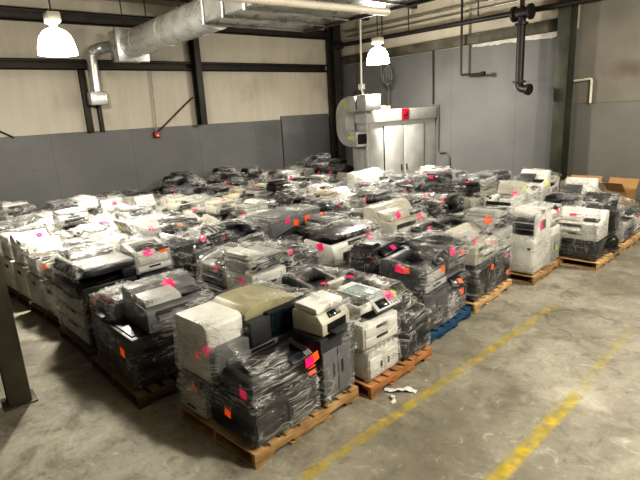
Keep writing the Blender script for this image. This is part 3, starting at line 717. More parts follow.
# ------------------------------------------------------------------ pallets
def pallet_proto(a, b_, m, label=None):
    """Stringer pallet, a along local x (from 0 to -a), b along local y (0 to b)."""
    r = empty('wooden_pallet'); hT = .125
    for i in range(3):
        x = -a / 2 + (i - 1) * (a / 2 - .02)
        s = B(); prism(s, [(0, .018), (0, .109), (b_, .109), (b_, .018), (b_ * .86, .018), (b_ * .84, .045), (b_ * .68, .045), (b_ * .66, .018), (b_ * .34, .018), (b_ * .32, .045), (b_ * .16, .045), (b_ * .14, .018)], x - .019, x + .019, .003); obj('stringer', s, m, r)
    n = 8; s = B()
    for i in range(n):
        y = i * (b_ - .11) / (n - 1); box(s, -a, 0, y, y + (.11 if i in (0, n - 1) else .095), .109, hT, .003)
    obj('top_deck', s, m, r)
    s = B()
    for i in range(4):
        y = i * (b_ - .11) / 3; box(s, -a, 0, y, y + .11, .001, .017, .003)
    obj('bottom_deck', s, m, r); return r
PAL = {}
def pallet(loc, rz, a, b, colour, label):
    m = {'dark': wood('dark_pallet_wood', (.17, .12, .065)), 'wood': wood(), 'pale': wood('pale_pallet_wood', (.58, .40, .21)), 'red': wood('red_pallet_wood', (.40, .20, .085)), 'blue': wood('blue_pallet_wood', (.028, .085, .17))}[colour]  # dark: a deeper brown than the plain wood
    k = (a, b, colour)
    if k in PAL: r = copy_tree(PAL[k])
    else: r = PAL[k] = pallet_proto(a, b, m)
    r.location = loc; r.rotation_euler = (0, 0, rz)
    return tag(r, label, 'pallet', 'shipping pallets')
PT = .1265      # top of a pallet deck

# ------------------------------------------------------------------ stretch film
def film_mat():
    m, nt, out = new_mat('stretch_film')
    at = N(nt, 'ShaderNodeAttribute'); at.attribute_name = 'film'
    v = coords(nt)
    wv = nt.nodes.new('ShaderNodeTexNoise'); wv.inputs['Scale'].default_value = 2.2; wv.inputs['Detail'].default_value = 3; L(nt, v, wv.inputs['Vector'])
    sc_ = N(nt, 'ShaderNodeVectorMath', operation='SCALE'); sc_.inputs['Scale'].default_value = .10; L(nt, wv.outputs['Color'], sc_.inputs[0])
    ad = N(nt, 'ShaderNodeVectorMath', operation='ADD'); L(nt, v, ad.inputs[0]); L(nt, sc_.outputs[0], ad.inputs[1])
    def stretched(scale, rot):
        mp = nt.nodes.new('ShaderNodeMapping'); mp.inputs['Scale'].default_value = scale; mp.inputs['Rotation'].default_value = rot; L(nt, ad.outputs[0], mp.inputs[0]); return mp.outputs[0]
    s1 = tex_noise(nt, stretched((.9, .9, 13), (0, 0, 0)), 1.0, 2.5, .5)
    s2 = tex_noise(nt, stretched((1.3, 1.3, 15), (.5, .6, 0)), 1.0, 2.5, .5)
    s3 = tex_noise(nt, stretched((13, 1.3, 2.5), (0, 0, .5)), 1.0, 2.5, .5)
    s4 = tex_noise(nt, stretched((2.6, 2.6, 85), (.12, -.1, 0)), 1.0, 3, .6)
    s5 = tex_noise(nt, stretched((2.4, 2.4, 70), (-.55, .5, 0)), 1.0, 3, .6)
    def ridge(s): return math_node(nt, 'ABSOLUTE', math_node(nt, 'SUBTRACT', s, .5))     # folds: sharp creases
    def fold(s, w): return maprange(nt, ridge(s), 0, w, 1, 0, True)
    mx = lambda *x: x[0] if len(x) == 1 else math_node(nt, 'MAXIMUM', x[0], mx(*x[1:]))
    patch = maprange(nt, tex_noise(nt, v, 3.2, 3), .42, .58)
    glare = maprange(nt, tex_noise(nt, v, 2.3, 3), .50, .65, 0, 1, True)         # patches of glare streaks, painted as white diffuse haze
    crease = math_node(nt, 'MULTIPLY', mx(fold(s1, .021), fold(s2, .021), fold(s3, .018)), patch)  # whitish folds; white highlight streaks are painted in along them
    broad = math_node(nt, 'MULTIPLY', mx(maprange(nt, s4, .50, .62), maprange(nt, s5, .53, .66)), glare)
    have = maprange(nt, at.outputs['Fac'], .28, .6, 0, 1, True)
    st = math_node(nt, 'ADD', math_node(nt, 'MULTIPLY', broad, FILM_BROAD), math_node(nt, 'MULTIPLY', crease, FILM_CREASE))
    haze = math_node(nt, 'MULTIPLY', have, math_node(nt, 'ADD', st, FILM_BASE, clamp=True))
    bp = N(nt, 'ShaderNodeBump'); bp.inputs['Strength'].default_value = 1.0; bp.inputs['Distance'].default_value = .10
    hsum = math_node(nt, 'ADD', ridge(s1), math_node(nt, 'ADD', ridge(s2), math_node(nt, 'ADD', ridge(s3), math_node(nt, 'MULTIPLY', s4, .3))))
    L(nt, hsum, bp.inputs['Height'])
    tr = N(nt, 'ShaderNodeBsdfTransparent'); tr.inputs[0].default_value = (.98, .98, .98, 1)
    gl = N(nt, 'ShaderNodeBsdfGlossy'); gl.inputs['Color'].default_value = (.95, .95, .93, 1); gl.inputs['Roughness'].default_value = .14; L(nt, bp.outputs[0], gl.inputs['Normal'])
    df = N(nt, 'ShaderNodeBsdfDiffuse'); df.inputs['Color'].default_value = (.80, .80, .77, 1); L(nt, bp.outputs[0], df.inputs['Normal'])
    tl = N(nt, 'ShaderNodeBsdfTranslucent'); tl.inputs['Color'].default_value = (.75, .75, .72, 1)
    m1 = N(nt, 'ShaderNodeMixShader'); m1.inputs[0].default_value = .35; L(nt, df.outputs[0], m1.inputs[1]); L(nt, tl.outputs[0], m1.inputs[2])
    m2 = N(nt, 'ShaderNodeMixShader'); L(nt, haze, m2.inputs[0]); L(nt, tr.outputs[0], m2.inputs[1]); L(nt, m1.outputs[0], m2.inputs[2])
    m3 = N(nt, 'ShaderNodeMixShader'); L(nt, math_node(nt, 'MULTIPLY', have, FILM_GLOSS), m3.inputs[0]); L(nt, m2.outputs[0], m3.inputs[1]); L(nt, gl.outputs[0], m3.inputs[2])
    L(nt, m3.outputs[0], out.inputs[0]); return m
FILM_BROAD, FILM_CREASE, FILM_BASE, FILM_GLOSS = .82, .72, .085, .06
FILM = film_mat()
def film(name_label, pts, trees, solids, rz, edge=.07, cover=.62, zlo=None, seed=0, torn=()):
    """Clear film pulled tight over the load: outline of the load, sagging in between its corners, torn open in patches."""
    bm = bmesh.new()
    for p in pts: bm.verts.new(p)
    r = bmesh.ops.convex_hull(bm, input=bm.verts[:])
    junk = [e for e in r['geom_interior'] + r['geom_unused'] if isinstance(e, bmesh.types.BMVert)]
    if junk: bmesh.ops.delete(bm, geom=list(set(junk)), context='VERTS')
    bmesh.ops.recalc_face_normals(bm, faces=bm.faces[:])
    bm.normal_update()
    bot = [f for f in bm.faces if f.normal.z < -.6]
    if bot: bmesh.ops.delete(bm, geom=bot, context='FACES')
    for it in range(9):
        es = [e for e in bm.edges if e.calc_length() > edge]
        if not es: break
        bmesh.ops.subdivide_edges(bm, edges=es, cuts=1, use_grid_fill=False)
        bmesh.ops.triangulate(bm, faces=bm.faces[:])
    bmesh.ops.beautify_fill(bm, faces=bm.faces[:], edges=bm.edges[:])
    bm.normal_update()
    lay = bm.verts.layers.float.new('film')
    off = Vector((seed * 3.7, seed * 1.3, seed * 2.1))
    cz, sz = math.cos(-rz), math.sin(-rz)
    new = {}
    for v in bm.verts:
        p = v.co; n = v.normal
        best = 1e9
        for tree, inv in trees:
            o = inv @ (p + n * .03); d = (inv.to_3x3() @ -n).normalized()
            h = tree.ray_cast(o, d, .8)
            if h[0] is not None: best = min(best, h[3])
        d = best - .03
        k = .5 + .5 * noise.noise(p * 2.3 + off)
        sag = 0
        if best < 1e8 and d > .03: sag = min(d * .40, .13) * (.35 + .65 * k)
        elif best >= 1e8: sag = .03
        # keep clear of the corners where the film bears on the load
        w = .010 * abs(noise.noise(p * 9 + off))
        new[v] = p - n * (sag - w)
        lx, ly = p.x * cz - p.y * sz, p.x * sz + p.y * cz
        c = noise.fractal(Vector((lx * 1.5, ly * 1.5, p.z * 3.2)) + off, 1.0, 2.0, 4)
        s = noise.noise(Vector((lx * 1.1 + ly * .7, ly, p.z * 9)) + off * 2)
        val = cover + .55 * c + .25 * s
        for q, rad in torn: val -= 1.2 * max(0, 1 - (p - q).length / rad) ** .7      # a hole torn in the film here
        v[lay] = max(0, min(1, val))
    nrm = {v: v.normal.copy() for v in bm.verts}
    for v, co in new.items(): v.co = co
    vs, ps = [], []
    for me_, mw in solids:
        k0 = len(vs); vs += [mw @ q.co for q in me_.vertices]; ps += [[k0 + i for i in q.vertices] for q in me_.polygons]
    load = BVHTree.FromPolygons(vs, ps)
    for it in range(14):
        bm.faces.ensure_lookup_table(); bm.verts.index_update()
        hit = {i for i, _ in BVHTree.FromBMesh(bm).overlap(load)}
        if not hit: break
        if it == 13:
            bmesh.ops.delete(bm, geom=[bm.faces[i] for i in hit], context='FACES'); break
        for v in {v for i in hit for v in bm.faces[i].verts}: v.co += nrm[v] * .007
    kill = [f for f in bm.faces if all(v[lay] < .30 for v in f.verts)]
    bmesh.ops.delete(bm, geom=kill, context='FACES')
    lone = [v for v in bm.verts if not v.link_faces]
    bmesh.ops.delete(bm, geom=lone, context='VERTS')
    me = bpy.data.meshes.new('stretch_film'); bm.to_mesh(me); bm.free(); me.materials.append(FILM)
    o = bpy.data.objects.new('stretch_film', me); C.objects.link(o)
    for p in me.polygons: p.use_smooth = True
    return tag(o, name_label, 'plastic film', 'stretch film around the pallet loads')
# ------------------------------------------------------------------ loading the pallets
ROWN = ['aisle row', 'second row', 'third row', 'fourth row', 'fifth row', 'sixth row', 'wall row']
NTH = ['nearest', 'second', 'third', 'fourth', 'fifth', 'sixth', 'farthest']
FACE = {'F': 0, 'R': 90, 'B': 180, 'L': -90}
LABELS = {}
class Pal:
    def __init__(s, c, r, corner, rz, a, b, colour, name=None):
        s.c, s.r, s.rz, s.a, s.b = c, r, math.radians(rz), a, b
        s.M = Matrix.Translation((corner[0], corner[1], 0)) @ Matrix.Rotation(s.rz, 4, 'Z')
        s.pts, s.trees, s.items = [], [], []
        s.name = name or f'{NTH[r]} pallet, {ROWN[c]}'
        pallet((corner[0], corner[1], 0), s.rz, a, b, colour, f"{ {'dark':'dark wooden','wood':'wooden','pale':'pale wooden','red':'reddish wooden','blue':'blue painted'}[colour]} pallet under the {NTH[r]} load of the {ROWN[c]}" if not name else f'dark wooden pallet under the {name}')
    def put(s, spec, a, b, z=PT, face='F', jit=0.0, st=(), label=None, tilt=0.0, where='', group=None, wrap=True):
        root, bnd, first = machine(*spec)
        if first is not True: root = copy_tree_nosticker(first)
        lo, hi, tree = bnd
        ang = math.radians(FACE[face] + jit)
        M = s.M @ Matrix.Translation((-a, b, z)) @ Matrix.Rotation(ang, 4, 'Z')
        if tilt:
            T = Matrix.Rotation(math.radians(tilt), 4, 'X')
            zmin = min((T @ Vector((x, y, zz))).z for x in (lo.x, hi.x) for y in (lo.y, hi.y) for zz in (lo.z, hi.z))
            M = M @ Matrix.Translation((0, 0, -zmin + .002)) @ T
        root.matrix_world = M
        for x in st: stick(root, bnd, *x)
        col = spec[4]; kn = KIND[spec[0]]
        if label is None:
            ss = sorted({x[3] for x in st})
            f = {0: '', 1: f' with {ss[0] if ss else ""} sticker'}.get(len(ss), ' with ' + ' and '.join(ss[:2]) + ' stickers')
            label = f"{col} {kn[1]}{f}{where}, {s.name}"
        w = label.split()
        if len(w) > 16: label = label.replace(' with ' + ' and '.join(sorted({x[3] for x in st})[:2]) + ' stickers', '')
        LABELS.setdefault(label, []).append(root.name)
        tag(root, label, kn[2], group or f'machines on the {s.name.replace(",", " of the")}')
        if wrap:
            s.pts += [M @ Vector((x, y, max(zz, .03))) for x in (lo.x, hi.x) for y in (lo.y, hi.y) for zz in (lo.z, hi.z)]
            s.trees.append((tree, M.inverted()))
        s.items.append(root); return root, z + hi.z
    def wrap(s, edge=.08, cover=.6, label=None, grow=.014, zlo=.145, extra=(), torn=()):
        bpy.context.view_layer.update(); solids = []
        def walk(o):
            if o.type == 'MESH': solids.append((o.data, o.matrix_world.copy()))
            for k in o.children: walk(k)
        for o in s.items: walk(o)
        P = [p for p in s.pts] + [s.M @ Vector(e) for e in extra]
        c = sum(P, Vector()) / len(P); out = []
        for p in P:
            l = s.M.inverted() @ p; lc = s.M.inverted() @ c
            l.x += grow if l.x > lc.x else -grow; l.y += grow if l.y > lc.y else -grow; l.z += grow if l.z > lc.z else 0
            l.x = max(-s.a - .012, min(.012, l.x)) if not extra else l.x
            l.z = max(l.z, zlo); out.append(s.M @ l)
        film(label or 'clear stretch film around the ' + (s.name if 'narrow' in s.name else 'load of the ' + s.name.replace(', ', ' of the ')), out, s.trees, solids, s.rz, edge, cover, seed=s.c * 7 + s.r, torn=[(s.M @ Vector(q), rad) for q, rad in torn])
SRC = {}
def copy_tree_nosticker(src):
    if src.name not in SRC: SRC[src.name] = None
    def rec(o, parent):
        c = o.copy(); C.objects.link(c)
        for k in ('label', 'category', 'group'):
            if o.parent is None and k in c: del c[k]
        if parent is not None: c.parent = parent
        for k in o.children:
            if not k.name.startswith('sticker'): rec(k, c)
        return c
    return rec(src, None)
S = lambda *a: a

# ---- aisle row, built from the photo
p1 = Pal(0, 0, (-2.83, 1.58), 6.6, 1.04, 1.22, 'wood')
p1.put(S('cabinet', .66, .58, .34, 'black', 'black'), .31, .37, face='R', st=[('left', -.15, .1, 'orange')], label='black printer box at the bottom front corner of the nearest pallet')
p1.put(S('laser', .38, .80, .345, 'beige', 'beige', 1), .83, .42, face='F', st=[('front', .25, .45, 'orange')], label='beige printer at the bottom wall side of the nearest pallet, orange sticker')
p1.put(S('cabinet', .38, .36, .60, 'dark grey', 'grey'), .21, .98, face='R', label='dark grey cabinet standing at the far end of the nearest pallet')
p1.put(S('cabinet', .30, .36, .345, 'grey', 'grey'), .82, 1.03, face='R', label='grey box at the bottom far wall corner of the nearest pallet')
t_, _ = p1.put(S('tower', .96, .60, .50, 'white', 'olive'), .725, .54, PT + .36, 'R', label='pale copier with olive domed cover on top of the nearest pallet',
       st=[('left', .62, .12, 'pink', .07), ('left', .1, -.2, 'orange', .065)])
p1.put(S('laser', .68, .36, .21, 'charcoal', 'black', 1), .21, .40, PT + .36, 'R', st=[('right', -.2, .3, 'pink', .085), ('front', .70, .2, 'pink', .09), ('front', .92, .25, 'orange', .09), ('left', .3, -.4, 'pink', .08), ('front', .8, -.7, 'orange', .08)], label='charcoal printer lying before the olive copier on the nearest pallet')
p1.put(S('inkjet', .38, .34, .26, 'beige', 'white'), .20, .99, PT + .62, 'R', jit=4, label='pale rounded printer on top of the dark grey cabinet, nearest pallet')

p2 = Pal(0, 1, (-2.87, 2.85), 6.6, 1.22, 1.04, 'red')
p2.put(S('cabinet', .46, .62, .29, 'white', 'white'), .36, .27, face='R', label='white printer base on the reddish second pallet of the aisle row')
p2.put(S('cabinet', .44, .46, .42, 'charcoal', 'charcoal'), .26, .79, face='R', label='dark grey cabinet under film on the reddish second pallet', st=())
p2.put(S('cabinet', .94, .50, .42, 'grey', 'grey'), .94, .52, face='R', label='grey cabinet at the wall side of the reddish second pallet')
p2.put(S('glassmfp', .50, .58, .58, 'white', 'white'), .36, .28, PT + .305, 'R', jit=-3, st=[('front', .62, .5, 'pink', .09), ('right', -.7, .45, 'yellow', .07)], label='white flatbed copier with pale glass top and raised lid, second pallet')
p2.put(S('laser', .42, .44, .40, 'charcoal', 'dark grey', 1), .97, .28, PT + .435, 'R', jit=5, st=[('top', .2, -.6, 'pink'), ('front', -.6, .7, 'pink')], label='charcoal laser printer behind the white flatbed copier, second pallet of aisle row')
p2.put(S('inkjet', .42, .38, .22, 'black', 'charcoal'), .95, .80, PT + .435, 'R', st=[('top', .2, 0, 'pink')], label='black flat printer at the far wall corner of the second aisle pallet')

p3 = Pal(0, 2, (-3.14, 3.95), 8, 1.10, 1.12, 'blue')
p3.put(S('cabinet', .52, .56, .44, 'dark grey', 'dark grey'), .31, .30, face='R', label='dark grey printer base at the near aisle corner of the blue pallet')
p3.put(S('mfp', .48, .50, .56, 'dark grey', 'grey', 2), .30, .83, face='R', st=[('front', -.5, .1, 'orange'), ('front', .4, -.1, 'orange'), ('front', .0, .5, 'orange'), ('front', -.6, -.6, 'orange')], label='dark grey printer with several orange stickers, far aisle end of the blue pallet')
p3.put(S('cabinet', 1.04, .46, .46, 'charcoal', 'charcoal'), .84, .58, face='R', label='charcoal cabinet along the wall side of the blue pallet')
p3.put(S('laser', .52, .56, .36, 'dark grey', 'light grey', 1), .32, .30, PT + .455, 'R', jit=2, st=[('front', .55, .2, 'orange'), ('right', 0, .4, 'pink'), ('left', .2, .5, 'orange'), ('left', -.1, .55, 'pink', .1)], label='dark grey laser printer with pale tray above the base, blue pallet')
p3.put(S('laser', .46, .50, .34, 'dark grey', 'grey', 1), .31, .84, PT + .58, 'R', st=[('front', -.5, .3, 'pink', .1), ('front', .5, -.1, 'orange'), ('right', -.2, .2, 'orange')], label='dark grey laser printer atop the sticker covered one, blue pallet')
p3.put(S('mfp', .44, .38, .44, 'charcoal', 'dark grey', 1), .87, .31, PT + .475, 'R', jit=4, st=[('front', .5, .6, 'pink'), ('left', .3, .4, 'orange')], label='charcoal multifunction printer at the near wall corner of the blue pallet')
p3.put(S('laser', .44, .44, .36, 'black', 'black', 1), .84, .86, PT + .475, 'R', st=[('right', 0, .4, 'pink')], label='black laser printer at the far wall corner of the blue pallet')

p4 = Pal(0, 3, (-3.30, 5.16), 8, 1.04, 1.16, 'pale')
p4.put(S('cabinet', .56, .50, .46, 'charcoal', 'black'), .28, .31, face='R', st=[('front', .7, .5, 'orange')], label='black cabinet at the near aisle corner of the fourth aisle pallet')
p4.put(S('cabinet', .50, .50, .46, 'charcoal', 'charcoal'), .28, .87, face='R', st=[('front', .6, -.4, 'orange'), ('front', .5, .6, 'pink')], label='charcoal cabinet at the far aisle corner of the fourth aisle pallet')
p4.put(S('cabinet', 1.06, .44, .48, 'dark grey', 'charcoal'), .80, .58, face='R', label='dark grey cabinet along the wall side of the fourth aisle pallet')
p4.put(S('hopper', .70, .50, .38, 'beige', 'light grey'), .29, .40, PT + .475, 'R', st=[('front', .3, .1, 'pink'), ('left', 0, .5, 'orange'), ('front', -.6, .5, 'pink')], label='beige hooded printer at the near end of the fourth aisle pallet')
p4.put(S('mfp', .42, .50, .56, 'light grey', 'light grey', 1), .28, .98, PT + .475, 'R', st=[('left', .2, .55, 'orange', .1), ('front', .0, .2, 'pink', .1)], label='tall light grey multifunction printer at the far end of the fourth aisle pallet')
p4.put(S('laser', .46, .40, .38, 'black', 'charcoal', 1), .80, .33, PT + .495, 'R', st=[('front', .2, .6, 'pink')], label='black laser printer at the near wall corner of the fourth aisle pallet')
p4.put(S('laser', .46, .40, .34, 'dark grey', 'charcoal', 1), .80, .86, PT + .495, 'R', st=[('front', .4, .5, 'yellow')], label='dark grey laser printer at the far wall corner, fourth aisle pallet')

p5 = Pal(0, 4, (-3.27, 6.58), 7, 1.04, 1.08, 'wood')
p5.put(S('kiosk', .44, .62, .90, 'white', 'white'), .26, .34, face='F', st=[('right', -.2, .55, 'pink', .1)], label='tall upright white copier with dark slotted bay beside the aisle')
p5.put(S('cabinet', .38, .46, .56, 'white', 'light grey'), .26, .87, face='R', st=[('front', .2, -.2, 'yellow')], label='white cabinet behind the tall upright copier on the fifth aisle pallet')
p5.put(S('cabinet', .96, .44, .50, 'grey', 'grey'), .78, .54, face='R', label='grey cabinet at the wall side of the fifth aisle pallet')
p5.put(S('laser', .38, .44, .32, 'white', 'light grey', 1), .26, .87, PT + .575, 'R', st=[('front', .3, .3, 'pink')], label='white laser printer on the cabinet behind the tall upright copier')
p5.put(S('opened', .42, .42, .44, 'white', 'black'), .77, .28, PT + .515, 'F', st=[], label='white printer with raised black cover at wall side, fifth aisle pallet')
p5.put(S('opened', .40, .40, .40, 'beige', 'white'), .78, .78, PT + .515, 'F', st=[('front', .5, .2, 'pink')], label='beige printer with raised white cover at the far wall corner, fifth aisle pallet')

p6 = Pal(0, 5, (-2.88, 7.77), 5, 1.15, 1.22, 'pale')
p6.put(S('cabinet', .62, .40, .30, 'black', 'charcoal'), .36, .24, face='F', label='black printer base at the near aisle corner of the sixth aisle pallet', st=())
p6.put(S('inkjet', .60, .60, .26, 'black', 'dark grey'), .34, .84, face='R', label='low black printer at the far aisle side of the sixth aisle pallet')
p6.put(S('cabinet', 1.14, .40, .36, 'charcoal', 'black'), .92, .60, face='R', st=[('left', .2, .6, 'yellow')], label='charcoal cabinet along the wall side of the sixth aisle pallet')
p6.put(S('hopper', .66, .46, .42, 'white', 'white'), .38, .27, PT + .315, 'F', st=[('top', -.3, -.2, 'pink', .1)], label='big white hooded printer on the near end of the sixth aisle pallet')
p6.put(S('opened', .56, .62, .62, 'black', 'black'), .35, .83, PT + .275, 'F', st=[], label='black printer with raised cover behind the big white hooded printer')
p6.put(S('laser', .38, .38, .40, 'light grey', 'white', 1), .95, .33, PT + .375, 'F', st=[('front', .5, .6, 'pink', .1), ('right', 0, .5, 'yellow')], label='light grey laser printer at the wall side of the sixth aisle pallet')
p6.put(S('mfp', .46, .40, .46, 'black', 'charcoal', 1), .92, .88, PT + .375, 'F', label='black multifunction printer at the far wall corner of the sixth aisle pallet')

p7_ = Pal(0, 6, (-2.98, 9.07), 4, 1.15, 1.16, 'pale')
p7_.put(S('mfp', .56, .58, .62, 'light grey', 'grey', 2), .34, .34, face='R', st=[('left', .2, .4, 'pink', .1)], label='light grey multifunction printer on the near aisle corner of the farthest aisle pallet')
p7_.put(S('laser', .44, .56, .40, 'white', 'white', 1), .34, .90, face='R', st=[('front', .2, .4, 'pink')], label='white laser printer at the far aisle corner of the farthest aisle pallet')
p7_.put(S('hopper', .52, .46, 1.02, 'white', 'dark grey'), .90, .30, face='F', st=[('front', .6, .3, 'yellow', .12)], label='tall white hooded printer at the wall side of the farthest aisle pallet')
p7_.put(S('cabinet', .52, .44, .44, 'grey', 'grey'), .90, .86, face='F', label='grey cabinet at the far wall corner of the farthest aisle pallet')
e1 = Pal(1, 5, (-4.22, 7.86), 6, .80, 1.16, 'dark', 'narrow load wedged behind the big white hooded printer')
e1.put(S('cabinet', 1.08, .72, .52, 'grey', 'dark grey'), .40, .58, face='R', label='grey cabinet base wedged behind the big white hooded printer of the aisle row')
e1.put(S('opened', .48, .60, .52, 'white', 'beige'), .40, .29, PT + .535, 'F', st=[('front', .4, .2, 'pink', .09)], label='white printer with raised beige cover, wedged behind the big white hooded printer')
e1.put(S('laser', .46, .56, .44, 'white', 'white', 2), .40, .87, PT + .535, 'R', st=[('front', .2, .5, 'yellow', .09)], label='white laser printer at the far end of the narrow wedged load')
e2 = Pal(1, 6, (-4.38, 9.12), 6, .80, 1.16, 'dark', 'farthest narrow load before the green column')
e2.put(S('cabinet', 1.08, .72, .50, 'charcoal', 'dark grey'), .40, .58, face='R', label='charcoal cabinet base of the farthest narrow load before the green column')
e2.put(S('hopper', .52, .50, .60, 'white', 'dark grey'), .40, .31, PT + .515, 'F', st=[('right', .3, .2, 'yellow', .10)], label='white hooded printer with dark hood on the farthest narrow load')
e2.put(S('mfp', .46, .50, .46, 'white', 'light grey', 1), .40, .87, PT + .515, 'F', st=[('front', .2, .3, 'pink', .09)], label='white multifunction printer at the far end of the farthest narrow load')
for i, (x, y, rz, w, d, h, l) in enumerate(((-4.45, 10.70, 6, .62, .5, .98, 'tall open cardboard carton against the right wall, nearer the column'), (-3.80, 10.78, -4, .56, .46, .96, 'second open cardboard carton against the right wall, farther from column'))):
    root, bnd, first = machine('carton', w, d, h, 'brown', 'brown')
    root.location = (x, y, 0); root.rotation_euler = (0, 0, math.radians(rz)); tag(root, l, 'carton', 'cardboard cartons by the right wall')

# ---- second row, nearest pallets
q1 = Pal(1, 0, (-4.26, 1.24), 3, 1.22, 1.10, 'dark')
q1.put(S('cabinet', .92, .98, .50, 'black', 'black'), .60, .52, face='R', st=[('left', .45, .2, 'orange', .1)], label='large black printer base filling the nearest pallet of the second row')
q1.put(S('hopper', .66, .56, .36, 'grey', 'light grey'), .36, .56, PT + .515, 'R', st=[('front', .2, .8, 'pink', .11)], label='grey hooded printer on the aisle side of the large black base')
q1.put(S('inkjet', .46, .40, .21, 'grey', 'light grey'), .92, .32, PT + .515, 'F', st=[('top', .1, -.5, 'pink', .09)], label='grey flat printer on the near wall side of the large black base')
q1.put(S('inkjet', .48, .40, .20, 'dark grey', 'grey'), .92, .80, PT + .515, 'R', st=[('top', .2, .2, 'pink')], label='dark grey flat printer on the far wall side of the large black base')
q1b = Pal(1, 1, (-4.40, 2.62), 6, 1.22, 1.16, 'dark')
q1b.put(S('cabinet', 1.10, .56, .46, 'charcoal', 'charcoal'), .31, .58, face='R', where=' at aisle side')
q1b.put(S('cabinet', 1.10, .54, .46, 'dark grey', 'charcoal'), .90, .58, face='R', where=' at wall side')
q1b.put(S('mfp', .50, .50, .50, 'white', 'light grey', 1), .31, .32, PT + .475, 'R', st=[('left', .1, -.3, 'pink')], where=' at near aisle corner')
q1b.put(S('laser', .46, .46, .36, 'black', 'dark grey', 1), .32, .90, PT + .475, 'R', st=[('front', .2, .6, 'pink')], where=' at far aisle corner')
q1b.put(S('laser', .50, .46, .36, 'light grey', 'grey', 1), .90, .34, PT + .475, 'F', st=[('front', .4, .3, 'pink')], where=' at near wall corner')
q1b.put(S('opened', .46, .44, .40, 'grey', 'black'), .90, .88, PT + .475, 'R', where=' at far wall corner')
# third row, nearest pallet: tall copier with drawers
q2 = Pal(2, 0, (-5.60, 1.20), 4, 1.05, 1.16, 'dark')
q2.put(S('mfp', .98, .62, .98, 'charcoal', 'light grey', 3), .52, .36, face='F', st=[('right', -.2, .55, 'orange', .13), ('right', -.4, .1, 'orange', .13), ('front', -.5, .6, 'pink', .09)], label='tall charcoal copier with grey drawers on the nearest pallet of the third row')
q2.put(S('cabinet', .92, .40, .66, 'dark grey', 'charcoal'), .52, .92, face='F', label='dark grey cabinet behind the tall charcoal copier, third row')
q2.put(S('laser', .46, .40, .34, 'light grey', 'white', 1), .28, .92, PT + .68, 'R', st=[('front', -.2, .4, 'pink', .11), ('front', .6, .4, 'orange', .10)], label='light grey laser printer on the dark grey cabinet behind the tall charcoal copier')

# ---- every other pallet, by the tones the photo shows there
TONE = {
    'white': ['white', 'white', 'white', 'light grey', 'beige'], 'beige': ['beige', 'white', 'beige', 'light grey'], 'dark': ['charcoal', 'dark grey', 'black', 'grey'],
    'black': ['black', 'black', 'charcoal'], 'grey': ['grey', 'light grey', 'black', 'dark grey'], 'mix': ['black', 'black', 'charcoal', 'dark grey', 'white', 'light grey', 'beige'], 'whiteblack': ['white', 'charcoal', 'black', 'white', 'dark grey'],
}
GRID = {  # (row from aisle, place along the row): tone
    (1, 2): 'whiteblack', (1, 3): 'beige', (1, 4): 'black', (1, 5): 'mix', (1, 6): 'grey',
    (2, 1): 'dark', (2, 2): 'grey', (2, 3): 'mix', (2, 4): 'grey', (2, 5): 'black', (2, 6): 'white',
    (3, 0): 'white', (3, 1): 'whiteblack', (3, 2): 'white', (3, 3): 'black', (3, 4): 'mix', (3, 5): 'white', 
    (4, 0): 'white', (4, 1): 'white', (4, 2): 'beige', (4, 3): 'beige', (4, 4): 'dark', (4, 5): 'mix',  (4, 6): 'mix',
    (5, 0): 'white', (5, 1): 'white', (5, 2): 'beige', (5, 3): 'dark', (5, 4): 'mix', (5, 5): 'mix', (5, 6): 'mix',
    (6, 0): 'grey', (6, 1): 'dark', (6, 2): 'dark', (6, 3): 'black', (6, 4): 'black', (6, 5): 'mix', 
}
COLX = [0, 1.47, 2.72, 3.96, 5.20, 6.44, 7.68]
U = Vector((-.994, -.106)); W_ = Vector((-.125, .992)); F0 = Vector((-2.83, 1.58))
COMP = {'white': ['light grey', 'beige', 'white'], 'beige': ['beige', 'olive', 'light grey'], 'light grey': ['grey', 'white'], 'grey': ['dark grey', 'light grey'], 'dark grey': ['charcoal', 'grey'], 'charcoal': ['black', 'dark grey'], 'black': ['charcoal', 'black'], 'olive': ['beige']}
SLOT = [(.305, .30, ' at near aisle corner'), (.305, .885, ' at far aisle corner'), (.885, .30, ' at near wall corner'), (.885, .885, ' at far wall corner')]
PALS = []
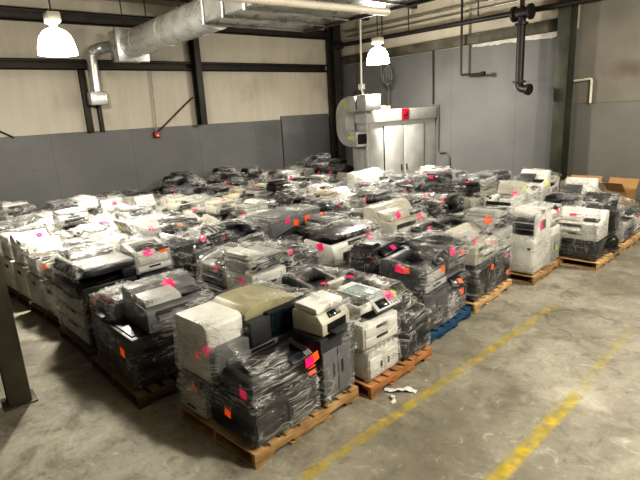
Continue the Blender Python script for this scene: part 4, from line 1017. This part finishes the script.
SPECIAL = {   # loads the photo shows clearly
    (2, 2): [(S('cabinet', 1.10, .54, .54, 'grey', 'grey'), .305, .59, 'R', [('front', -.35, .62, 'pink', .1), ('front', -.05, .45, 'orange', .1), ('front', .42, .5, 'orange', .13), ('front', .72, .3, 'pink', .09)], ' with stickers on top'),
             (S('laser', .46, .47, .42, 'light grey', 'white', 2), .885, .30, 'F', [('front', .2, .5, 'pink', .09)], ' at near wall corner'), (S('mfp', .46, .44, .46, 'white', 'light grey', 1), .90, .885, 'R', [('front', .3, .5, 'pink', .09)], ' at far wall corner')],
    (2, 1): [(S('opened', .54, .54, .50, 'dark grey', 'black'), .30, .33, 'F', [('front', -.5, .3, 'pink', .10)], ' at near aisle corner'), (S('laser', .48, .50, .46, 'charcoal', 'dark grey', 2), .31, .89, 'R', [('left', .3, .5, 'pink', .11), ('left', -.1, .6, 'orange', .10)], ' at far aisle corner'),
             (S('inkjet', .50, .44, .26, 'black', 'charcoal'), .885, .30, 'F', [], ' at near wall corner'), (S('laser', .44, .44, .36, 'light grey', 'grey', 1), .885, .885, 'R', [('front', 0, .4, 'pink', .09)], ' at far wall corner')],
    (1, 2): [(S('inkjet', 1.06, .56, .40, 'white', 'black'), .32, .59, 'R', [('front', .45, .2, 'pink', .10), ('front', .75, .45, 'yellow', .09), ('left', 0, .2, 'pink', .10)], ' at aisle side'),
             (S('laser', .46, .44, .36, 'black', 'charcoal', 1), .90, .30, 'F', [('top', .2, .3, 'pink', .09)], ' at near wall corner'), (S('mfp', .46, .44, .46, 'grey', 'dark grey', 1), .90, .885, 'R', [('front', .3, .3, 'pink', .09)], ' at far wall corner')],
    (1, 3): [(S('hopper', .92, .56, .56, 'beige', 'beige'), .315, .56, 'R', [('front', -.45, .55, 'pink', .11), ('front', .55, .2, 'pink', .10)], ' at aisle side'),
             (S('laser', .48, .44, .40, 'grey', 'dark grey', 1), .89, .30, 'F', [], ' at near wall corner'), (S('laser', .46, .44, .36, 'charcoal', 'black', 1), .89, .885, 'R', [('front', .2, .5, 'pink', .09)], ' at far wall corner')],
    (3, 5): [(S('hopper', 1.00, .54, .66, 'white', 'white'), .32, .58, 'R', [('front', .6, -.2, 'pink', .1)], ' at aisle side'),
             (S('laser', .46, .44, .36, 'grey', 'dark grey', 1), .89, .30, 'F', [('front', .2, .3, 'pink', .09)], ' at near wall corner'), (S('laser', .46, .44, .36, 'black', 'black', 1), .89, .885, 'F', [], ' at far wall corner')],
}
for (c, r), tone in sorted(GRID.items()):
    q = F0 + U * COLX[c] + W_ * (r * 1.285 + .02)
    if (c, r) in ((4, 6), (5, 6)): q.x -= .62
    p = Pal(c, r, (q.x, q.y), 7, 1.19, 1.18, R.choice(['dark', 'dark', 'wood'])); PALS.append(p)
    cols = TONE[tone]
    bh = R.choice([.42, .46, .50])
    for a, nm in ((.305, ' base at aisle side'), (.885, ' base at wall side')):
        cc = R.choice(cols + ['grey', 'dark grey'])
        p.put(S('cabinet', 1.12, .55, bh, cc, R.choice(COMP[cc])), a, .59, face='R', where=nm)
    if (c, r) in SPECIAL:
        for spec, a, b, fc, st, nm in SPECIAL[c, r]: p.put(spec, a, b, PT + bh + .015, fc, R.uniform(-2, 2), st, where=nm)
        continue
    for k, (a, b, nm) in enumerate(SLOT):
        cc = R.choice(cols); c2 = R.choice(COMP[cc])
        kd = R.choices(['laser', 'mfp', 'opened', 'inkjet', 'hopper'], [4, 3, 2, 1.2, 1])[0]
        dims = {'laser': R.choice([(.46, .48, .36, 1), (.46, .47, .46, 2), (.42, .46, .30, 1)]), 'mfp': R.choice([(.46, .46, .46, 1), (.46, .47, .56, 2)]), 'opened': R.choice([(.48, .48, .44), (.46, .50, .52)]), 'inkjet': (.46, .40, .22), 'hopper': (.48, .42, .42)}[kd]
        spec = (kd, *dims[:3], cc, c2) + ((dims[3],) if len(dims) > 3 else ())
        fc = R.choices(['F', 'R', 'B', 'L'], [4, 4, 1, 1])[0]
        # sides of the machine that the camera sees: world +x and -y
        vis = {'F': ['front', 'right'], 'R': ['left', 'front'], 'B': ['back', 'left'], 'L': ['right', 'back']}[fc] + ['top']
        st = []
        if R.random() < .9: st.append((R.choice(vis), R.uniform(-.5, .5), R.uniform(.2, .7), 'pink', .085))
        if R.random() < .38: st.append((R.choice(vis), R.uniform(-.6, .6), R.uniform(.0, .6), R.choice(['orange', 'orange', 'yellow']), .08))
        zb = PT + bh + .015
        root, zt = p.put(spec, a, b, zb, fc, R.uniform(-3.5, 3.5), st, where=nm)
        if (c, r) != (1, 6) and kd in ('inkjet', 'mfp', 'laser') and R.random() < (.75 if kd == 'inkjet' else .30):
            cc = R.choice(cols); c2 = R.choice(COMP[cc])
            fc = R.choice(['F', 'R']); st = [] if R.random() < .5 else [(R.choice(['front', 'top']), R.uniform(-.4, .4), .2, 'pink', .08)]
            p.put(S('inkjet', .43, .33, .20, cc, c2), a, b, zt + .004, fc, R.uniform(-5, 5), st, where=nm.replace(' at', ' atop'), tilt=R.choice([0, 0, 4, -5]))
for p, cov, edge in ((p1, .66, .045), (p2, .60, .045), (p3, .60, .05), (p4, .60, .06), (p5, .50, .07), (p6, .55, .07), (p7_, .6, .07), (e1, .55, .09), (e2, .5, .09), (q1, .66, .05), (q1b, .78, .06), (q2, .55, .06)):
    p.wrap(edge, cov, torn=[((-.24, .70, .84), .46), ((-.34, .42, .84), .36)] if p is p1 else ())
for p in PALS: p.wrap(.10 if p.c > 3 else .085, R.choice([.5, .58, .66]) + (.1 if p.c in (3, 4, 5) and p.r < 2 else 0))
# unlike things that still share a label: say where each stands
for l, ns in LABELS.items():
    if len(ns) > 1: print('SAME', l, ns)

# plastic scraps on the floor by the second pallet
sm = surface('torn_plastic_scrap', (.68, .68, .64), .35, var=.1)
def scrap(px, py, ln, wd, rz, label):
    c = on(px, py, 2, 0); b = B(); n = 9; rows = []
    for i in range(n + 1):
        t = i / n - .5
        rows.append([b.verts.new((t * ln + .01 * R.random(), s * wd * (.6 + .5 * R.random()) + .03 * math.sin(5 * t), .006 + .035 * R.random() * (1 - abs(2 * t)))) for s in (-.5, 0, .5)])
    for A, Bq in zip(rows, rows[1:]):
        for j in range(2): b.faces.new((A[j], A[j + 1], Bq[j + 1], Bq[j]))
    o = obj('plastic_scrap', b, sm, None, 60); o.location = (c.x, c.y, 0); o.rotation_euler = (0, 0, rz); tag(o, label, 'plastic scrap')
scrap(400, 391, .30, .07, .5, 'torn strip of plastic film on the floor before the reddish pallet')
scrap(393, 400, .12, .05, 1.7, 'small curled plastic scrap on the floor beside the yellow line')

# ------------------------------------------------------------------ light
def point(loc, e, r=.22, col=(1, .95, .86)): return light('POINT', loc, e, col, shadow_soft_size=r)
def spot(loc, e, ang=150, blend=.6, col=(1, .95, .86)):
    o = light('SPOT', loc, e, col, shadow_soft_size=.22, spot_size=math.radians(ang), spot_blend=blend); return o
for loc, e in SPOTS: spot(loc, e, 84, .8)
for loc, e in LIGHTS: point((loc[0], loc[1], loc[2] + .1), e, .12)
w = bpy.data.worlds.new('world'); sc.world = w; w.use_nodes = True
bg = w.node_tree.nodes['Background']; bg.inputs[0].default_value = (.95, .93, .88, 1); bg.inputs[1].default_value = AMB
sc.view_settings.view_transform = VIEW
sc.view_settings.look = LOOK
sc.view_settings.exposure = EXPO
sc.cycles.transparent_max_bounces = 24
sc.cycles.max_bounces = 8
